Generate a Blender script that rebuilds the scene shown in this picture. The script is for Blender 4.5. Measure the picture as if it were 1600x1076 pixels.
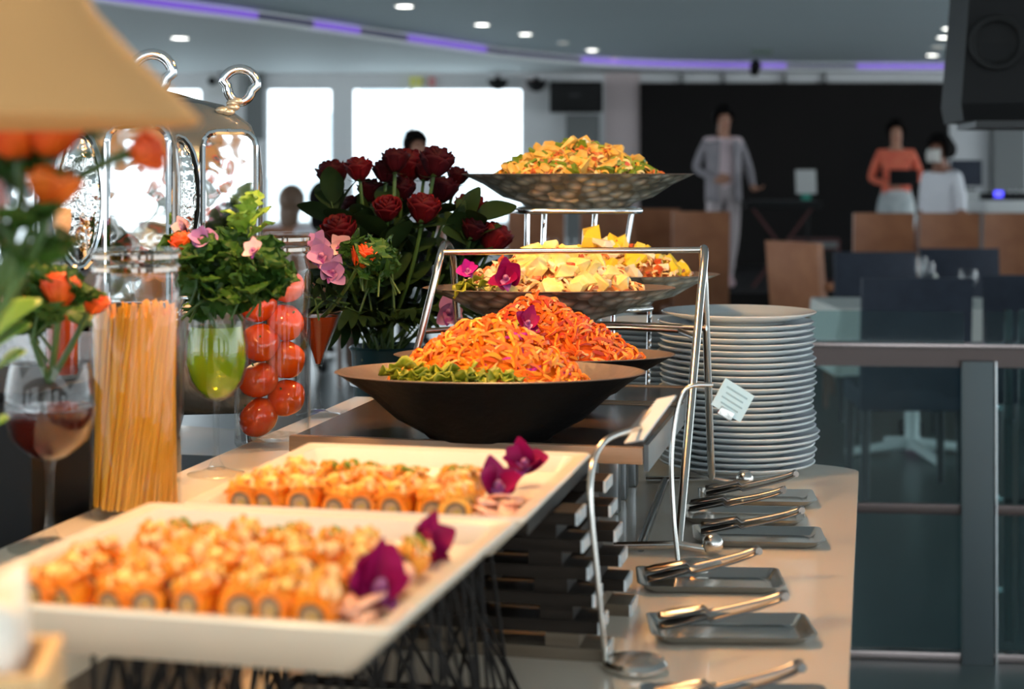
import bpy, bmesh, math, random
from mathutils import Vector, Matrix, Euler
random.seed(7)
R = math.radians
for o in list(bpy.data.objects): bpy.data.objects.remove(o)
SC = bpy.context.scene
COL = SC.collection
# ------------------------------------------------------------------ camera, world, lights, exposure
F, CZ = 2600.0, 1.39                       # focal length in pixels of a 1600x1076 frame, eye height
TA = math.atan(564 / F)                    # heading of the buffet table
cam_d = bpy.data.cameras.new('camera'); cam = bpy.data.objects.new('camera', cam_d); COL.objects.link(cam)
cam.location = (0, 0, CZ); cam.rotation_euler = (R(90), 0, 0)
cam_d.sensor_width = 36; cam_d.lens = F / 1600 * 36; cam_d.shift_y = -266 / 1600
cam_d.clip_start = .05; cam_d.clip_end = 500
cam_d.dof.use_dof = True; cam_d.dof.focus_distance = 2.5; cam_d.dof.aperture_fstop = 4.6
SC.camera = cam
w = bpy.data.worlds.new('sky'); SC.world = w; w.use_nodes = True
bg = w.node_tree.nodes['Background']; bg.inputs[0].default_value = (.86, .95, 1, 1); bg.inputs[1].default_value = 3.3
SC.view_settings.view_transform = 'Standard'; SC.view_settings.look = 'None'
SC.view_settings.exposure = 0.15; SC.view_settings.gamma = 1
SC.view_settings.use_curve_mapping = False

def P(px, py, d): return Vector(((px - 800) / F * d, d, CZ - (py - 272) / F * d))
CA, SA = math.cos(TA), math.sin(TA)
def T(u, v, z=0): return Vector((u * CA + v * SA, -u * SA + v * CA, z))
ZT = .88                                   # table top
# ------------------------------------------------------------------ materials
def mat(name, col, rough=.5, metal=0, col2=None, nscale=20, bump=0, bscale=60, emit=0, emcol=None, trans=0,
        stretch=None, spec=None, subsurf=0, coat=0):
    m = bpy.data.materials.new(name); m.use_nodes = True
    nt = m.node_tree; b = nt.nodes['Principled BSDF']
    b.inputs['Base Color'].default_value = (*col, 1); b.inputs['Roughness'].default_value = rough
    b.inputs['Metallic'].default_value = metal
    if spec is not None: b.inputs['Specular IOR Level'].default_value = spec
    if coat: b.inputs['Coat Weight'].default_value = coat
    if subsurf:
        b.inputs['Subsurface Weight'].default_value = subsurf; b.inputs['Subsurface Radius'].default_value = (.01, .006, .003)
    if trans: b.inputs['Transmission Weight'].default_value = trans
    if emit:
        b.inputs['Emission Color'].default_value = (*(emcol or col), 1); b.inputs['Emission Strength'].default_value = emit
    co = None
    if col2 is not None or bump:
        co = nt.nodes.new('ShaderNodeTexCoord'); src = co.outputs['Object']
        if stretch:
            mp = nt.nodes.new('ShaderNodeMapping'); mp.inputs['Scale'].default_value = stretch
            nt.links.new(src, mp.inputs['Vector']); src = mp.outputs[0]
    if col2 is not None:
        n = nt.nodes.new('ShaderNodeTexNoise'); n.inputs['Scale'].default_value = nscale; n.inputs['Detail'].default_value = 3
        nt.links.new(src, n.inputs['Vector'])
        r = nt.nodes.new('ShaderNodeValToRGB'); r.color_ramp.elements[0].position = .35; r.color_ramp.elements[1].position = .65
        r.color_ramp.elements[0].color = (*col, 1); r.color_ramp.elements[1].color = (*col2, 1)
        nt.links.new(n.outputs['Fac'], r.inputs[0]); nt.links.new(r.outputs[0], b.inputs['Base Color'])
    if bump:
        n2 = nt.nodes.new('ShaderNodeTexNoise'); n2.inputs['Scale'].default_value = bscale
        nt.links.new(src, n2.inputs['Vector'])
        bp = nt.nodes.new('ShaderNodeBump'); bp.inputs['Strength'].default_value = bump; bp.inputs['Distance'].default_value = .01
        nt.links.new(n2.outputs['Fac'], bp.inputs['Height']); nt.links.new(bp.outputs[0], b.inputs['Normal'])
    return m
def rand_mat(name, stops, rough=.45, island=True, subsurf=0):
    """colour picked for each mesh island: shreds, crumbs and slivers of mixed food"""
    m = mat(name, stops[0], rough, subsurf=subsurf); nt = m.node_tree; b = nt.nodes['Principled BSDF']
    g = nt.nodes.new('ShaderNodeNewGeometry') if island else nt.nodes.new('ShaderNodeObjectInfo')
    r = nt.nodes.new('ShaderNodeValToRGB'); r.color_ramp.interpolation = 'CONSTANT'
    el = r.color_ramp.elements; el[0].color = (*stops[0], 1); el[0].position = 0
    el[1].color = (*stops[1], 1); el[1].position = 1 / len(stops)
    for i in range(2, len(stops)):
        e = el.new(i / len(stops)); e.color = (*stops[i], 1)
    nt.links.new(g.outputs['Random Per Island' if island else 'Random'], r.inputs[0]); nt.links.new(r.outputs[0], b.inputs['Base Color'])
    return m
def glass(name, tint=(.96, .98, .98), refl=.06, rim=.55):
    m = bpy.data.materials.new(name); m.use_nodes = True; nt = m.node_tree
    nt.nodes.remove(nt.nodes['Principled BSDF']); out = nt.nodes['Material Output']
    tr = nt.nodes.new('ShaderNodeBsdfTransparent'); tr.inputs[0].default_value = (*tint, 1)
    gl = nt.nodes.new('ShaderNodeBsdfGlossy'); gl.inputs['Roughness'].default_value = .03
    lw = nt.nodes.new('ShaderNodeLayerWeight'); lw.inputs['Blend'].default_value = .5
    pw = nt.nodes.new('ShaderNodeMath'); pw.operation = 'POWER'; pw.inputs[1].default_value = 3.5; nt.links.new(lw.outputs['Facing'], pw.inputs[0])
    mr = nt.nodes.new('ShaderNodeMapRange'); mr.inputs['To Min'].default_value = refl; mr.inputs['To Max'].default_value = rim
    mx = nt.nodes.new('ShaderNodeMixShader')
    nt.links.new(pw.outputs[0], mr.inputs['Value']); nt.links.new(mr.outputs[0], mx.inputs[0])
    nt.links.new(tr.outputs[0], mx.inputs[1]); nt.links.new(gl.outputs[0], mx.inputs[2]); nt.links.new(mx.outputs[0], out.inputs['Surface'])
    return m
def stone_like(*a, **k): return mat(*a, **k)
M = {}
def defm(key, *a, **k): M[key] = mat(key, *a, **k)
defm('white_top', (.66, .58, .48), .18, col2=(.72, .64, .53), nscale=3, coat=.3)
defm('table_edge', (.60, .68, .68), .2)
defm('table_body', (.33, .27, .21), .4, col2=(.38, .31, .24), nscale=6)
defm('ledge', (.80, .70, .53), .3, col2=(.84, .74, .57), nscale=4)
defm('porcelain', (.88, .80, .66), .25, coat=.3)
defm('lid_grey', (.085, .10, .11), .25, 0, coat=.5)
defm('plate', (.70, .75, .76), .16, coat=.4)
defm('steel', (.62, .60, .56), .22, 1)
defm('steel_dark', (.30, .30, .30), .25, 1, bump=.05)
defm('chrome', (.86, .88, .90), .05, 1)
defm('chrome_grey', (.42, .45, .47), .28, 1)
defm('chrome_panel', (.62, .66, .68), .06, 1, bump=.25, bscale=14)
defm('silver_orn', (.8, .82, .80), .12, 1, bump=.6, bscale=45)
defm('wire_black', (.012, .010, .009), .55, spec=.1)
defm('black_bowl', (.006, .0055, .0055), .5, bump=.12, bscale=70, spec=.1)
def hammered(name, c0, c1, scale):
    m = mat(name, c0, .3, .6); nt = m.node_tree; b = nt.nodes['Principled BSDF']; co = nt.nodes.new('ShaderNodeTexCoord')
    mp = nt.nodes.new('ShaderNodeMapping'); mp.inputs['Scale'].default_value = (1, 1, 1.6); v = nt.nodes.new('ShaderNodeTexVoronoi'); v.inputs['Scale'].default_value = scale
    nt.links.new(co.outputs['Object'], mp.inputs[0]); nt.links.new(mp.outputs[0], v.inputs['Vector'])
    r = nt.nodes.new('ShaderNodeValToRGB'); r.color_ramp.elements[0].position = .15; r.color_ramp.elements[1].position = .6
    r.color_ramp.elements[0].color = (*c0, 1); r.color_ramp.elements[1].color = (*c1, 1)
    nt.links.new(v.outputs['Distance'], r.inputs[0]); nt.links.new(r.outputs[0], b.inputs['Base Color'])
    bp = nt.nodes.new('ShaderNodeBump'); bp.inputs['Strength'].default_value = .8; bp.inputs['Distance'].default_value = .008
    nt.links.new(v.outputs['Distance'], bp.inputs['Height']); nt.links.new(bp.outputs[0], b.inputs['Normal']); return m
M['grey_bowl'] = hammered('grey_bowl', (.62, .60, .52), (.20, .19, .15), 42)
defm('bowl_in', (.115, .088, .074), .38, 0, col2=(.17, .13, .11), nscale=12, bump=.12, bscale=60)
defm('wood_dark', (.045, .032, .026), .22, col2=(.085, .058, .044), nscale=9, stretch=(1, 9, 9))
defm('wood_edge', (.27, .165, .095), .4, col2=(.36, .23, .14), nscale=10, stretch=(1, 8, 8))
defm('slat', (.018, .013, .010), .45, spec=.12, col2=(.030, .023, .018), nscale=12, stretch=(1, 8, 8))
defm('slat_tan', (.14, .105, .072), .5, spec=.15, col2=(.18, .14, .10), nscale=12, stretch=(1, 8, 8))  # carries the lit tone of the lowest slats in its colour
defm('painted_reflection_end', (.90, .94, .96), .2, 0, col2=(.62, .70, .74), nscale=50, coat=.6)  # pale paint stands in for the bright mirror reflection
defm('copper', (.66, .33, .12), .6, .0, col2=(.70, .36, .135), nscale=5, spec=.2)
defm('shade_in', (.95, .72, .42), .5)
defm('bulb', (1, .75, .45), .4, emit=5)
defm('pasta', (.76, .37, .012), .5, col2=(.70, .32, .010), nscale=60, stretch=(1, 1, .05))
defm('brass_lid', (.70, .58, .42), .3, .7)
defm('cork', (.45, .27, .14), .8, col2=(.55, .36, .20), nscale=80)
defm('tomato', (.66, .045, .002), .18, col2=(.74, .10, .004), nscale=14, coat=.5)
defm('calyx', (.10, .19, .03), .6)
defm('leaf', (.018, .060, .007), .5, col2=(.035, .095, .012), nscale=30, spec=.25)
defm('leaf_dark', (.008, .022, .006), .5, col2=(.017, .038, .010), nscale=20, spec=.25)
defm('leaf_light', (.15, .30, .02), .45, col2=(.25, .40, .05), nscale=30)
defm('steel_tray', (.52, .50, .47), .14, 1)
defm('leaf_palm', (.010, .027, .008), .45, col2=(.02, .045, .012), nscale=20, spec=.25)
defm('stem', (.045, .10, .02), .5)
defm('rose_red', (.055, .001, .003), .6, col2=(.10, .002, .006), nscale=25, spec=.15)
defm('rose_dark', (.022, .001, .004), .65, col2=(.045, .002, .006), nscale=25, spec=.12)
defm('orange_bud', (.74, .055, .003), .5, col2=(.84, .13, .006), nscale=30)
defm('yellow_bud', (.88, .22, .006), .5, col2=(.80, .10, .004), nscale=20)
defm('orchid', (.22, .0015, .045), .5, col2=(.34, .004, .10), nscale=40, spec=.2)
defm('orchid_lip', (.30, .03, .24), .45, col2=(.55, .3, .42), nscale=60)
defm('lilac', (.52, .24, .50), .5, col2=(.66, .38, .60), nscale=25)
defm('pink', (.80, .42, .45), .5, col2=(.86, .58, .56), nscale=25)
defm('magenta', (.62, .02, .34), .45)
defm('rice', (.90, .36, .03), .45, col2=(.92, .50, .09), nscale=70, bump=.3, bscale=120)
defm('salmon', (.80, .18, .004), .42, col2=(.92, .34, .015), nscale=45, bump=.2, bscale=100)
defm('nori', (.11, .08, .05), .5, col2=(.26, .19, .11), nscale=80)
defm('filling_mix', (.62, .36, .06), .5, col2=(.34, .30, .10), nscale=120)
defm('rice_white', (.34, .24, .15), .5, col2=(.58, .42, .24), nscale=90, bump=.3, bscale=180)
defm('yolk', (.85, .62, .14), .45)
defm('shrimp', (.93, .46, .15), .4, col2=(.96, .64, .30), nscale=60)
defm('mayo', (.95, .66, .18), .35)
defm('ginger', (.88, .46, .34), .4, col2=(.92, .60, .45), nscale=30)
defm('pineapple', (.93, .70, .20), .35, col2=(.95, .79, .36), nscale=60, subsurf=.15)
defm('mango', (.95, .60, .02), .32, col2=(.96, .68, .06), nscale=40, subsurf=.15)
defm('cream', (.92, .74, .47), .4, col2=(.95, .80, .55), nscale=60)
defm('chip', (.80, .40, .045), .5, col2=(.90, .58, .16), nscale=50)
defm('redbit', (.72, .15, .03), .35, col2=(.55, .07, .02), nscale=60)
defm('greenbit', (.22, .32, .02), .5, col2=(.14, .22, .015), nscale=60)
M['carrot'] = rand_mat('carrot', [(.90, .18, .001), (.93, .26, .002), (.84, .14, .001), (.95, .34, .006), (.90, .21, .001), (.78, .11, .002), (.94, .42, .02)])
M['carrot_red'] = rand_mat('carrot_red', [(.82, .13, .003), (.86, .18, .004), (.68, .08, .004), (.90, .27, .015), (.80, .11, .003), (.52, .04, .01), (.88, .36, .06)])
M['lettuce'] = rand_mat('lettuce', [(.26, .29, .012), (.34, .36, .016), (.19, .22, .010), (.42, .43, .03)])
M['mixed'] = rand_mat('mixed', [(.84, .46, .05), (.80, .32, .03), (.30, .36, .03), (.72, .18, .04), (.93, .68, .28), (.30, .36, .05), (.90, .50, .10), (.50, .16, .03)])
M['slaw'] = rand_mat('slaw', [(.90, .60, .26), (.80, .40, .12), (.93, .72, .42), (.60, .20, .05), (.88, .55, .20), (.48, .14, .04)])
M['glass'] = glass('glass', (.98, .99, .99), .02, .5); M['glass_thick'] = glass('glass_thick', (.965, .97, .965), .022, .55)
M['glass_rail'] = glass('glass_rail', (.72, .84, .84), .018, .3)
M['glass_fin'] = glass('glass_fin', (.40, .50, .52), .10, .4)
M['window_glass'] = glass('window_glass', (.97, .99, 1), .02, .2)
defm('wine_red', (.075, .008, .004), .1, trans=.3)
defm('wine_green', (.36, .52, .02), .08, trans=.5)
defm('wine_rose', (.42, .055, .012), .1, trans=.4)
defm('card', (.62, .80, .84), .4, col2=(.68, .86, .88), nscale=6)
defm('card_grey', (.72, .76, .77), .4)
defm('ink', (.36, .52, .56), .6)
# room
defm('floor', (.070, .092, .094), .3, col2=(.09, .112, .114), nscale=1.2)
defm('ceiling', (.70, .80, .84), .7, col2=(.72, .82, .86), nscale=.6)
defm('soffit', (.93, .95, .95), .65)
defm('wall_white', (.74, .75, .76), .6)
defm('wall_pink', (.62, .52, .52), .6)
defm('wall_grey', (.16, .17, .17), .6)
defm('stage_dark', (.008, .007, .007), .85, col2=(.012, .010, .0095), nscale=.4, spec=.2)
defm('led', (.25, .1, .7), .5, emit=.33, emcol=(.30, .15, .85))
defm('led_off', (.13, .12, .22), .6)
defm('downlight', (1, .98, .92), .4, emit=9)
defm('downlight_dim', (.9, .85, .7), .4, emit=1.1)
defm('trim_ring', (.7, .72, .72), .4)
defm('black_plastic', (.005, .005, .0055), .6, spec=.25)
defm('black_soft', (.004, .004, .004), .8)
defm('grey_plastic', (.020, .021, .022), .5)
defm('badge', (.45, .46, .46), .35, .5)
defm('exit_green', (.14, .20, .16), .5)
defm('blue_glow', (.05, .06, .9), .4, emit=2.2, emcol=(.08, .07, .95))
defm('pink_glow', (.6, .05, .4), .4, emit=.6, emcol=(.7, .08, .5))
defm('navy', (.012, .018, .034), .7, col2=(.018, .026, .045), nscale=14)
defm('navy_leg', (.012, .014, .018), .5)
defm('brown_leather', (.24, .080, .026), .5, col2=(.30, .11, .04), nscale=8)
defm('tan_leather', (.36, .13, .055), .5, col2=(.44, .18, .08), nscale=8)
defm('brown_wood', (.10, .042, .02), .5)
defm('cloth', (.60, .62, .58), .8, bump=.15, bscale=12)
defm('white_obj', (.66, .67, .66), .5)
defm('rail_steel', (.36, .30, .29), .2, .9)
defm('rail_dark', (.10, .075, .07), .3, .5)
defm('post_steel', (.085, .108, .116), .45, .3)
defm('skin', (.42, .20, .13), .55, col2=(.46, .23, .15), nscale=20)
defm('skin_dark', (.26, .11, .07), .55)
defm('hair', (.004, .003, .003), .8, spec=.08)
defm('hair_brown', (.13, .075, .045), .55, col2=(.18, .11, .07), nscale=40)
defm('suit_grey', (.26, .24, .26), .8, col2=(.30, .27, .29), nscale=10)
defm('trouser_pale', (.52, .45, .46), .8)
defm('shirt_white', (.78, .78, .82), .8)
defm('shirt_pink', (.78, .62, .65), .8)
defm('top_orange', (.72, .13, .075), .8, col2=(.78, .18, .10), nscale=10)
defm('skirt_white', (.62, .66, .66), .8, col2=(.40, .46, .48), nscale=9)
defm('mask', (.66, .64, .60), .8)
defm('shoe', (.60, .42, .44), .5)
defm('eye', (.02, .015, .012), .3)
defm('lips', (.40, .10, .08), .5)
defm('green_sheet', (.03, .32, .24), .5)
defm('amp_red', (.09, .022, .02), .7)
defm('napkin', (.88, .78, .66), .7)
defm('box_wood', (.62, .36, .15), .55, col2=(.70, .44, .20), nscale=12, stretch=(1, 1, 6))
defm('teal_vase', (.02, .055, .065), .25)
defm('river', (.55, .63, .66), .3)
defm('bank', (.80, .86, .88), .9)
defm('tower', (.74, .80, .84), .9)
defm('tower_window', (.55, .64, .70), .6)
defm('yellow_sign', (.80, .78, .05), .5)
defm('red_sign', (.62, .08, .10), .5)
# ------------------------------------------------------------------ mesh helpers
class MB:
    def __init__(s): s.v = []; s.f = []; s.m = []; s.mi = 0
    def add(s, vs, fs, X=None):
        o = len(s.v)
        s.v += [tuple(X @ Vector(p)) if X is not None else tuple(p) for p in vs]
        s.f += [tuple(i + o for i in f) for f in fs]; s.m += [s.mi] * len(fs); return s
    def box(s, c, d, X=None):
        x, y, z = d[0] / 2, d[1] / 2, d[2] / 2
        vs = [(c[0] + a * x, c[1] + b * y, c[2] + e * z) for e in (-1, 1) for b in (-1, 1) for a in (-1, 1)]
        return s.add(vs, [(0, 2, 3, 1), (4, 5, 7, 6), (0, 1, 5, 4), (2, 6, 7, 3), (0, 4, 6, 2), (1, 3, 7, 5)], X)
    def bbox(s, c, d, b=.004, X=None):                 # box with bevelled edges
        bm = bmesh.new(); bmesh.ops.create_cube(bm, size=1)
        for v in bm.verts: v.co = Vector((v.co.x * d[0] + c[0], v.co.y * d[1] + c[1], v.co.z * d[2] + c[2]))
        bmesh.ops.bevel(bm, geom=list(bm.edges), offset=b, segments=2, affect='EDGES', profile=.6)
        return s.bm(bm, X)
    def bm(s, bm, X=None):
        bm.verts.index_update()
        s.add([v.co.copy() for v in bm.verts], [tuple(v.index for v in f.verts) for f in bm.faces], X); bm.free(); return s
    def lathe(s, prof, n=32, X=None, sy=1, closed=False, cap=True):
        vs, fs = [], []
        for r, z in prof:
            for i in range(n):
                t = 2 * math.pi * i / n; vs.append((r * math.cos(t), r * math.sin(t) * sy, z))
        k = len(prof)
        for j in range(k if closed else k - 1):
            for i in range(n):
                a, b = j * n + i, j * n + (i + 1) % n; c, d = ((j + 1) % k) * n + (i + 1) % n, ((j + 1) % k) * n + i
                fs.append((a, b, c, d))
        if not closed and cap:
            if prof[0][0] > 1e-5: fs.append(tuple(range(n - 1, -1, -1)))
            if prof[-1][0] > 1e-5: fs.append(tuple((k - 1) * n + i for i in range(n)))
        return s.add(vs, fs, X)
    def tube(s, pts, r, n=8, X=None, cap=True, closed=False):
        pts = [Vector(p) for p in pts]; k = len(pts); rs = r if isinstance(r, (list, tuple)) else [r] * k
        vs, fs = [], []; up = None
        for i, p in enumerate(pts):
            a = pts[(i - 1) % k] if (i > 0 or closed) else p; b = pts[(i + 1) % k] if (i < k - 1 or closed) else p
            t = (b - a).normalized()
            if up is None:
                up = Vector((0, 0, 1)) if abs(t.z) < .9 else Vector((0, 1, 0))
            e = (up - t * up.dot(t)).normalized(); up = e; g = t.cross(e)
            for j in range(n):
                q = 2 * math.pi * j / n; vs.append(p + (e * math.cos(q) + g * math.sin(q)) * rs[i])
        for i in range(k if closed else k - 1):
            for j in range(n):
                a, b = i * n + j, i * n + (j + 1) % n; c, d = ((i + 1) % k) * n + (j + 1) % n, ((i + 1) % k) * n + j
                fs.append((a, b, c, d))
        if cap and not closed: fs += [tuple(range(n - 1, -1, -1)), tuple((k - 1) * n + j for j in range(n))]
        return s.add(vs, fs, X)
    def ell(s, c, r, n=16, k=10, X=None):
        r = r if isinstance(r, (list, tuple)) else (r, r, r); vs = [(c[0], c[1], c[2] - r[2])]; fs = []
        for j in range(1, k):
            ph = -math.pi / 2 + math.pi * j / k
            for i in range(n):
                t = 2 * math.pi * i / n
                vs.append((c[0] + r[0] * math.cos(ph) * math.cos(t), c[1] + r[1] * math.cos(ph) * math.sin(t), c[2] + r[2] * math.sin(ph)))
        vs.append((c[0], c[1], c[2] + r[2])); L = len(vs) - 1
        for i in range(n):
            fs.append((0, 1 + (i + 1) % n, 1 + i)); fs.append((L, L - n + i, L - n + (i + 1) % n))
        for j in range(k - 2):
            for i in range(n):
                a, b = 1 + j * n + i, 1 + j * n + (i + 1) % n; fs.append((a, b, b + n, a + n))
        return s.add(vs, fs, X)
    def prism(s, poly, z0, z1, X=None):                # polygon in xy extruded in z
        n = len(poly); vs = [(x, y, z0) for x, y in poly] + [(x, y, z1) for x, y in poly]
        fs = [tuple(range(n - 1, -1, -1)), tuple(range(n, 2 * n))] + [(i, (i + 1) % n, n + (i + 1) % n, n + i) for i in range(n)]
        return s.add(vs, fs, X)
    def grid(s, fn, nu, nv, X=None):
        vs = [fn(i / nu, j / nv) for j in range(nv + 1) for i in range(nu + 1)]; w_ = nu + 1
        return s.add(vs, [(j * w_ + i, j * w_ + i + 1, (j + 1) * w_ + i + 1, (j + 1) * w_ + i) for j in range(nv) for i in range(nu)], X)
    def data(s, name, mats, smooth=40):
        me = bpy.data.meshes.new(name); me.from_pydata(s.v, [], s.f)
        for m_ in (mats if isinstance(mats, (list, tuple)) else [mats]): me.materials.append(M[m_] if isinstance(m_, str) else m_)
        me.polygons.foreach_set('material_index', s.m)
        if smooth:
            me.polygons.foreach_set('use_smooth', [True] * len(s.f)); me.set_sharp_from_angle(angle=R(smooth))
        me.update(); return me
    def build(s, name, mats, parent=None, loc=None, rot=None, smooth=40):
        return place(name, s.data(name, mats, smooth), parent, loc, rot)
def place(name, me, parent=None, loc=None, rot=None, scale=None):
    o = bpy.data.objects.new(name, me); COL.objects.link(o)
    if parent is not None: o.parent = parent
    if loc is not None: o.location = loc
    if rot is not None: o.rotation_euler = rot
    if scale is not None: o.scale = scale if isinstance(scale, (tuple, list)) else (scale,) * 3
    return o
def tag(o, label=None, cat=None, group=None, kind=None):
    if label: o['label'] = label
    if cat: o['category'] = cat
    if group: o['group'] = group
    if kind: o['kind'] = kind
    return o
def thing(name, loc, label, cat, group=None, rz=0, rot=None):
    o = bpy.data.objects.new(name, None); COL.objects.link(o); o.empty_display_size = .05
    o.location = loc; o.rotation_euler = rot if rot is not None else (0, 0, rz); return tag(o, label, cat, group)
def copy_tree(o, parent=None):
    c = o.copy(); COL.objects.link(c); c.parent = parent
    for ch in o.children: copy_tree(ch, c)
    return c
def dup(root, loc=None, rot=None, label=None, group=None, scale=None):
    c = copy_tree(root)
    if loc is not None: c.location = loc
    if rot is not None: c.rotation_euler = rot
    if label: c['label'] = label
    if group: c['group'] = group
    if scale: c.scale = (scale,) * 3
    return c
def XF(loc=(0, 0, 0), rot=(0, 0, 0), sc=(1, 1, 1)):
    return Matrix.LocRotScale(Vector(loc), Euler(rot), Vector(sc if isinstance(sc, (tuple, list)) else (sc,) * 3))
def arc(p0, p1, p2, n=10):                              # quadratic bezier points
    p0, p1, p2 = Vector(p0), Vector(p1), Vector(p2)
    return [p0 * (1 - t) ** 2 + p1 * 2 * t * (1 - t) + p2 * t * t for t in [i / n for i in range(n + 1)]]
def rrect(w_, d_, r, n=5, cx=0, cy=0):
    out = []
    for sx, sy, a0 in ((1, 1, 0), (-1, 1, 90), (-1, -1, 180), (1, -1, 270)):
        for i in range(n + 1):
            a = R(a0 + 90 * i / n); out.append((cx + sx * (w_ / 2 - r) + r * math.cos(a), cy + sy * (d_ / 2 - r) + r * math.sin(a)))
    return out
def struct(o): o['kind'] = 'structure'; return o
def loft(mb, rings, X=None, cap0=True, cap1=True):     # rings: lists of 3D points, same count
    n = len(rings[0]); vs = [p for r in rings for p in r]; fs = []
    for j in range(len(rings) - 1):
        for i in range(n): a, b = j * n + i, j * n + (i + 1) % n; fs.append((a, b, b + n, a + n))
    if cap0: fs.append(tuple(range(n - 1, -1, -1)))
    if cap1: fs.append(tuple((len(rings) - 1) * n + i for i in range(n)))
    return mb.add(vs, fs, X)
# ------------------------------------------------------------------ the room
struct(MB().box((0, 9.5, -.05), (26, 25, .1)).build('floor', 'floor', smooth=0))
struct(MB().box((0, 9, 2.76), (20, 23, .12)).build('ceiling', 'ceiling', smooth=0))
CURVE = [(-4.9, 5.0), (-4.55, 7.0), (-3.85, 9.3), (-2.99, 11.6), (-2.05, 13.3), (-1.36, 14.7), (-.62, 16.2), (.137, 17.6), (1.47, 19.0), (3.2, 19.45), (5.15, 19.6), (9.0, 19.7)]
def crv(t):                                              # catmull-rom through CURVE
    k = t * (len(CURVE) - 1); i = min(int(k), len(CURVE) - 2); f = k - i
    p = [Vector(CURVE[max(0, min(len(CURVE) - 1, j))]) for j in (i - 1, i, i + 1, i + 2)]
    return .5 * ((2 * p[1]) + (-p[0] + p[2]) * f + (2 * p[0] - 5 * p[1] + 4 * p[2] - p[3]) * f * f + (-p[0] + 3 * p[1] - 3 * p[2] + p[3]) * f ** 3)
cpts = [crv(i / 66) for i in range(67)]
sof = struct(MB().prism([(p.x, p.y) for p in reversed(cpts)] + [(-9.5, 5.0), (-9.5, 20.3), (9.0, 20.3)], 2.60, 2.70).build('trim_1', 'soffit', smooth=0))
lit = {0, 1, 2, 3, 4, 5, 6, 7, 9, 11, 12, 15, 16, 17, 19, 20, 21}
for k in range(22):                                     # cove light: lit and dull lengths along the soffit edge
    seg = cpts[k * 3:k * 3 + 4]; mb = MB(); poly = []
    nrm = []
    for i, p in enumerate(seg):
        t = (seg[min(i + 1, 3)] - seg[max(i - 1, 0)]).normalized(); nrm.append(Vector((t.y, -t.x)))
    a = [p + n * .008 for p, n in zip(seg, nrm)]; b = [p + n * .03 for p, n in zip(seg, nrm)]
    mb.prism([(p.x, p.y) for p in a] + [(p.x, p.y) for p in reversed(b)], 2.632, 2.678)
    mb.build('light_strip', 'led' if k in lit else 'led_off', sof, smooth=0)
DW = 20.0
def wx(px, d=DW): return (px - 800) / F * d
def wz(py, d=DW): return CZ - (py - 272) / F * d
wins = [(-7.6, -6.3), (-6.1, -4.85), (wx(222), wx(318)), (wx(412), wx(522)), (wx(546), wx(820))]
ZW0, ZW1 = .78, wz(134)
mb = MB(); mb.box((-4.0, DW + .15, (ZW1 + 2.7) / 2), (8.4 - .1 + .01, .3, 2.7 - ZW1)); mb.box((-4.0, DW + .15, ZW0 / 2), (8.3, .3, ZW0))
edges = [-8.15] + [e for w_ in wins for e in w_] + [wx(820)]
for a, b in zip(edges[0::2], edges[1::2]):
    if b - a > .02: mb.box(((a + b) / 2, DW + .15, (ZW0 + ZW1) / 2), (b - a, .3, ZW1 - ZW0))
wb = struct(mb.build('wall_back', 'wall_white', smooth=0))
for i, (a, b) in enumerate(wins):
    fr = MB(); zc, hh, c = (ZW0 + ZW1) / 2, ZW1 - ZW0, (a + b) / 2
    for x in (a + .02, b - .02): fr.box((x, DW + .1, zc), (.04, .08, hh))
    for z in (ZW0 + .02, ZW1 - .02): fr.box((c, DW + .1, z), (b - a - .08, .08, .04))
    if b - a > 1.5: fr.box((c - .32, DW + .1, zc), (.03, .06, hh - .08))
    wo = struct(fr.build('window_%d' % (i + 1), 'wall_white', smooth=0))
    MB().box((c, DW + .1, zc), (b - a - .08, .008, hh - .08)).build('pane', 'window_glass', wo, smooth=0)
    for s, x in ((1, a), (-1, b)):                      # rounded upper corners of the opening
        pts = [(0, 0)] + [(.16 - .16 * math.sin(R(t)), .16 - .16 * math.cos(R(t))) for t in range(90, -1, -15)]
        MB().prism([(x + s * p[0], -p[1]) for p in pts] if s > 0 else [(x + s * p[0], -p[1]) for p in reversed(pts)], -.02, .02, Matrix.Translation((0, DW + .02, ZW1)) @ Matrix.Rotation(R(90), 4, 'X')).build('corner_fillet', 'wall_white', wo, smooth=0)
MB().box((wx(350), DW - .03, wz(115)), (.36, .06, .55)).build('wall_panel', 'white_obj', wb, smooth=0)
MB().box((wx(399), DW - .04, wz(150)), (.22, .08, 1.05)).build('wall_panel', 'wall_grey', wb, smooth=0)
wr = MB().box(((wx(820) + wx(945)) / 2, DW + .13, 1.35), (wx(945) - wx(820), .26, 2.7))
struct(wr.build('wall_center', 'wall_white', smooth=0))
struct(MB().box(((wx(945) + wx(1000)) / 2, DW + .12, 1.35), (wx(1000) - wx(945), .24, 2.7)).build('wall_side', 'wall_pink', smooth=0))
struct(MB().box(((wx(1000) + 9.5) / 2, DW + .2, 1.35), (9.5 - wx(1000), .3, 2.7)).build('wall_right', 'wall_white', smooth=0))
struct(MB().box((wx(1240), DW - .02, (.3 + 2.485) / 2), (wx(1481) - wx(1000), .1, 2.185)).build('wall_stage', 'stage_dark', smooth=0))
struct(MB().box((wx(910), DW - .08, 1.05), (.40, .16, 2.1)).build('trim_2', 'wall_grey', smooth=0))
struct(MB().box((wx(1572), DW - .05, 1.3), (.38, .2, 2.6)).build('trim_3', 'wall_grey', smooth=0))
for px in (1065, 1130, 1226, 1289):                     # joints of the white fascia
    MB().box((wx(px), DW + .02, 2.545), (.03, .08, .12)).build('fascia_joint', 'wall_grey', sof, smooth=0)
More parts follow.
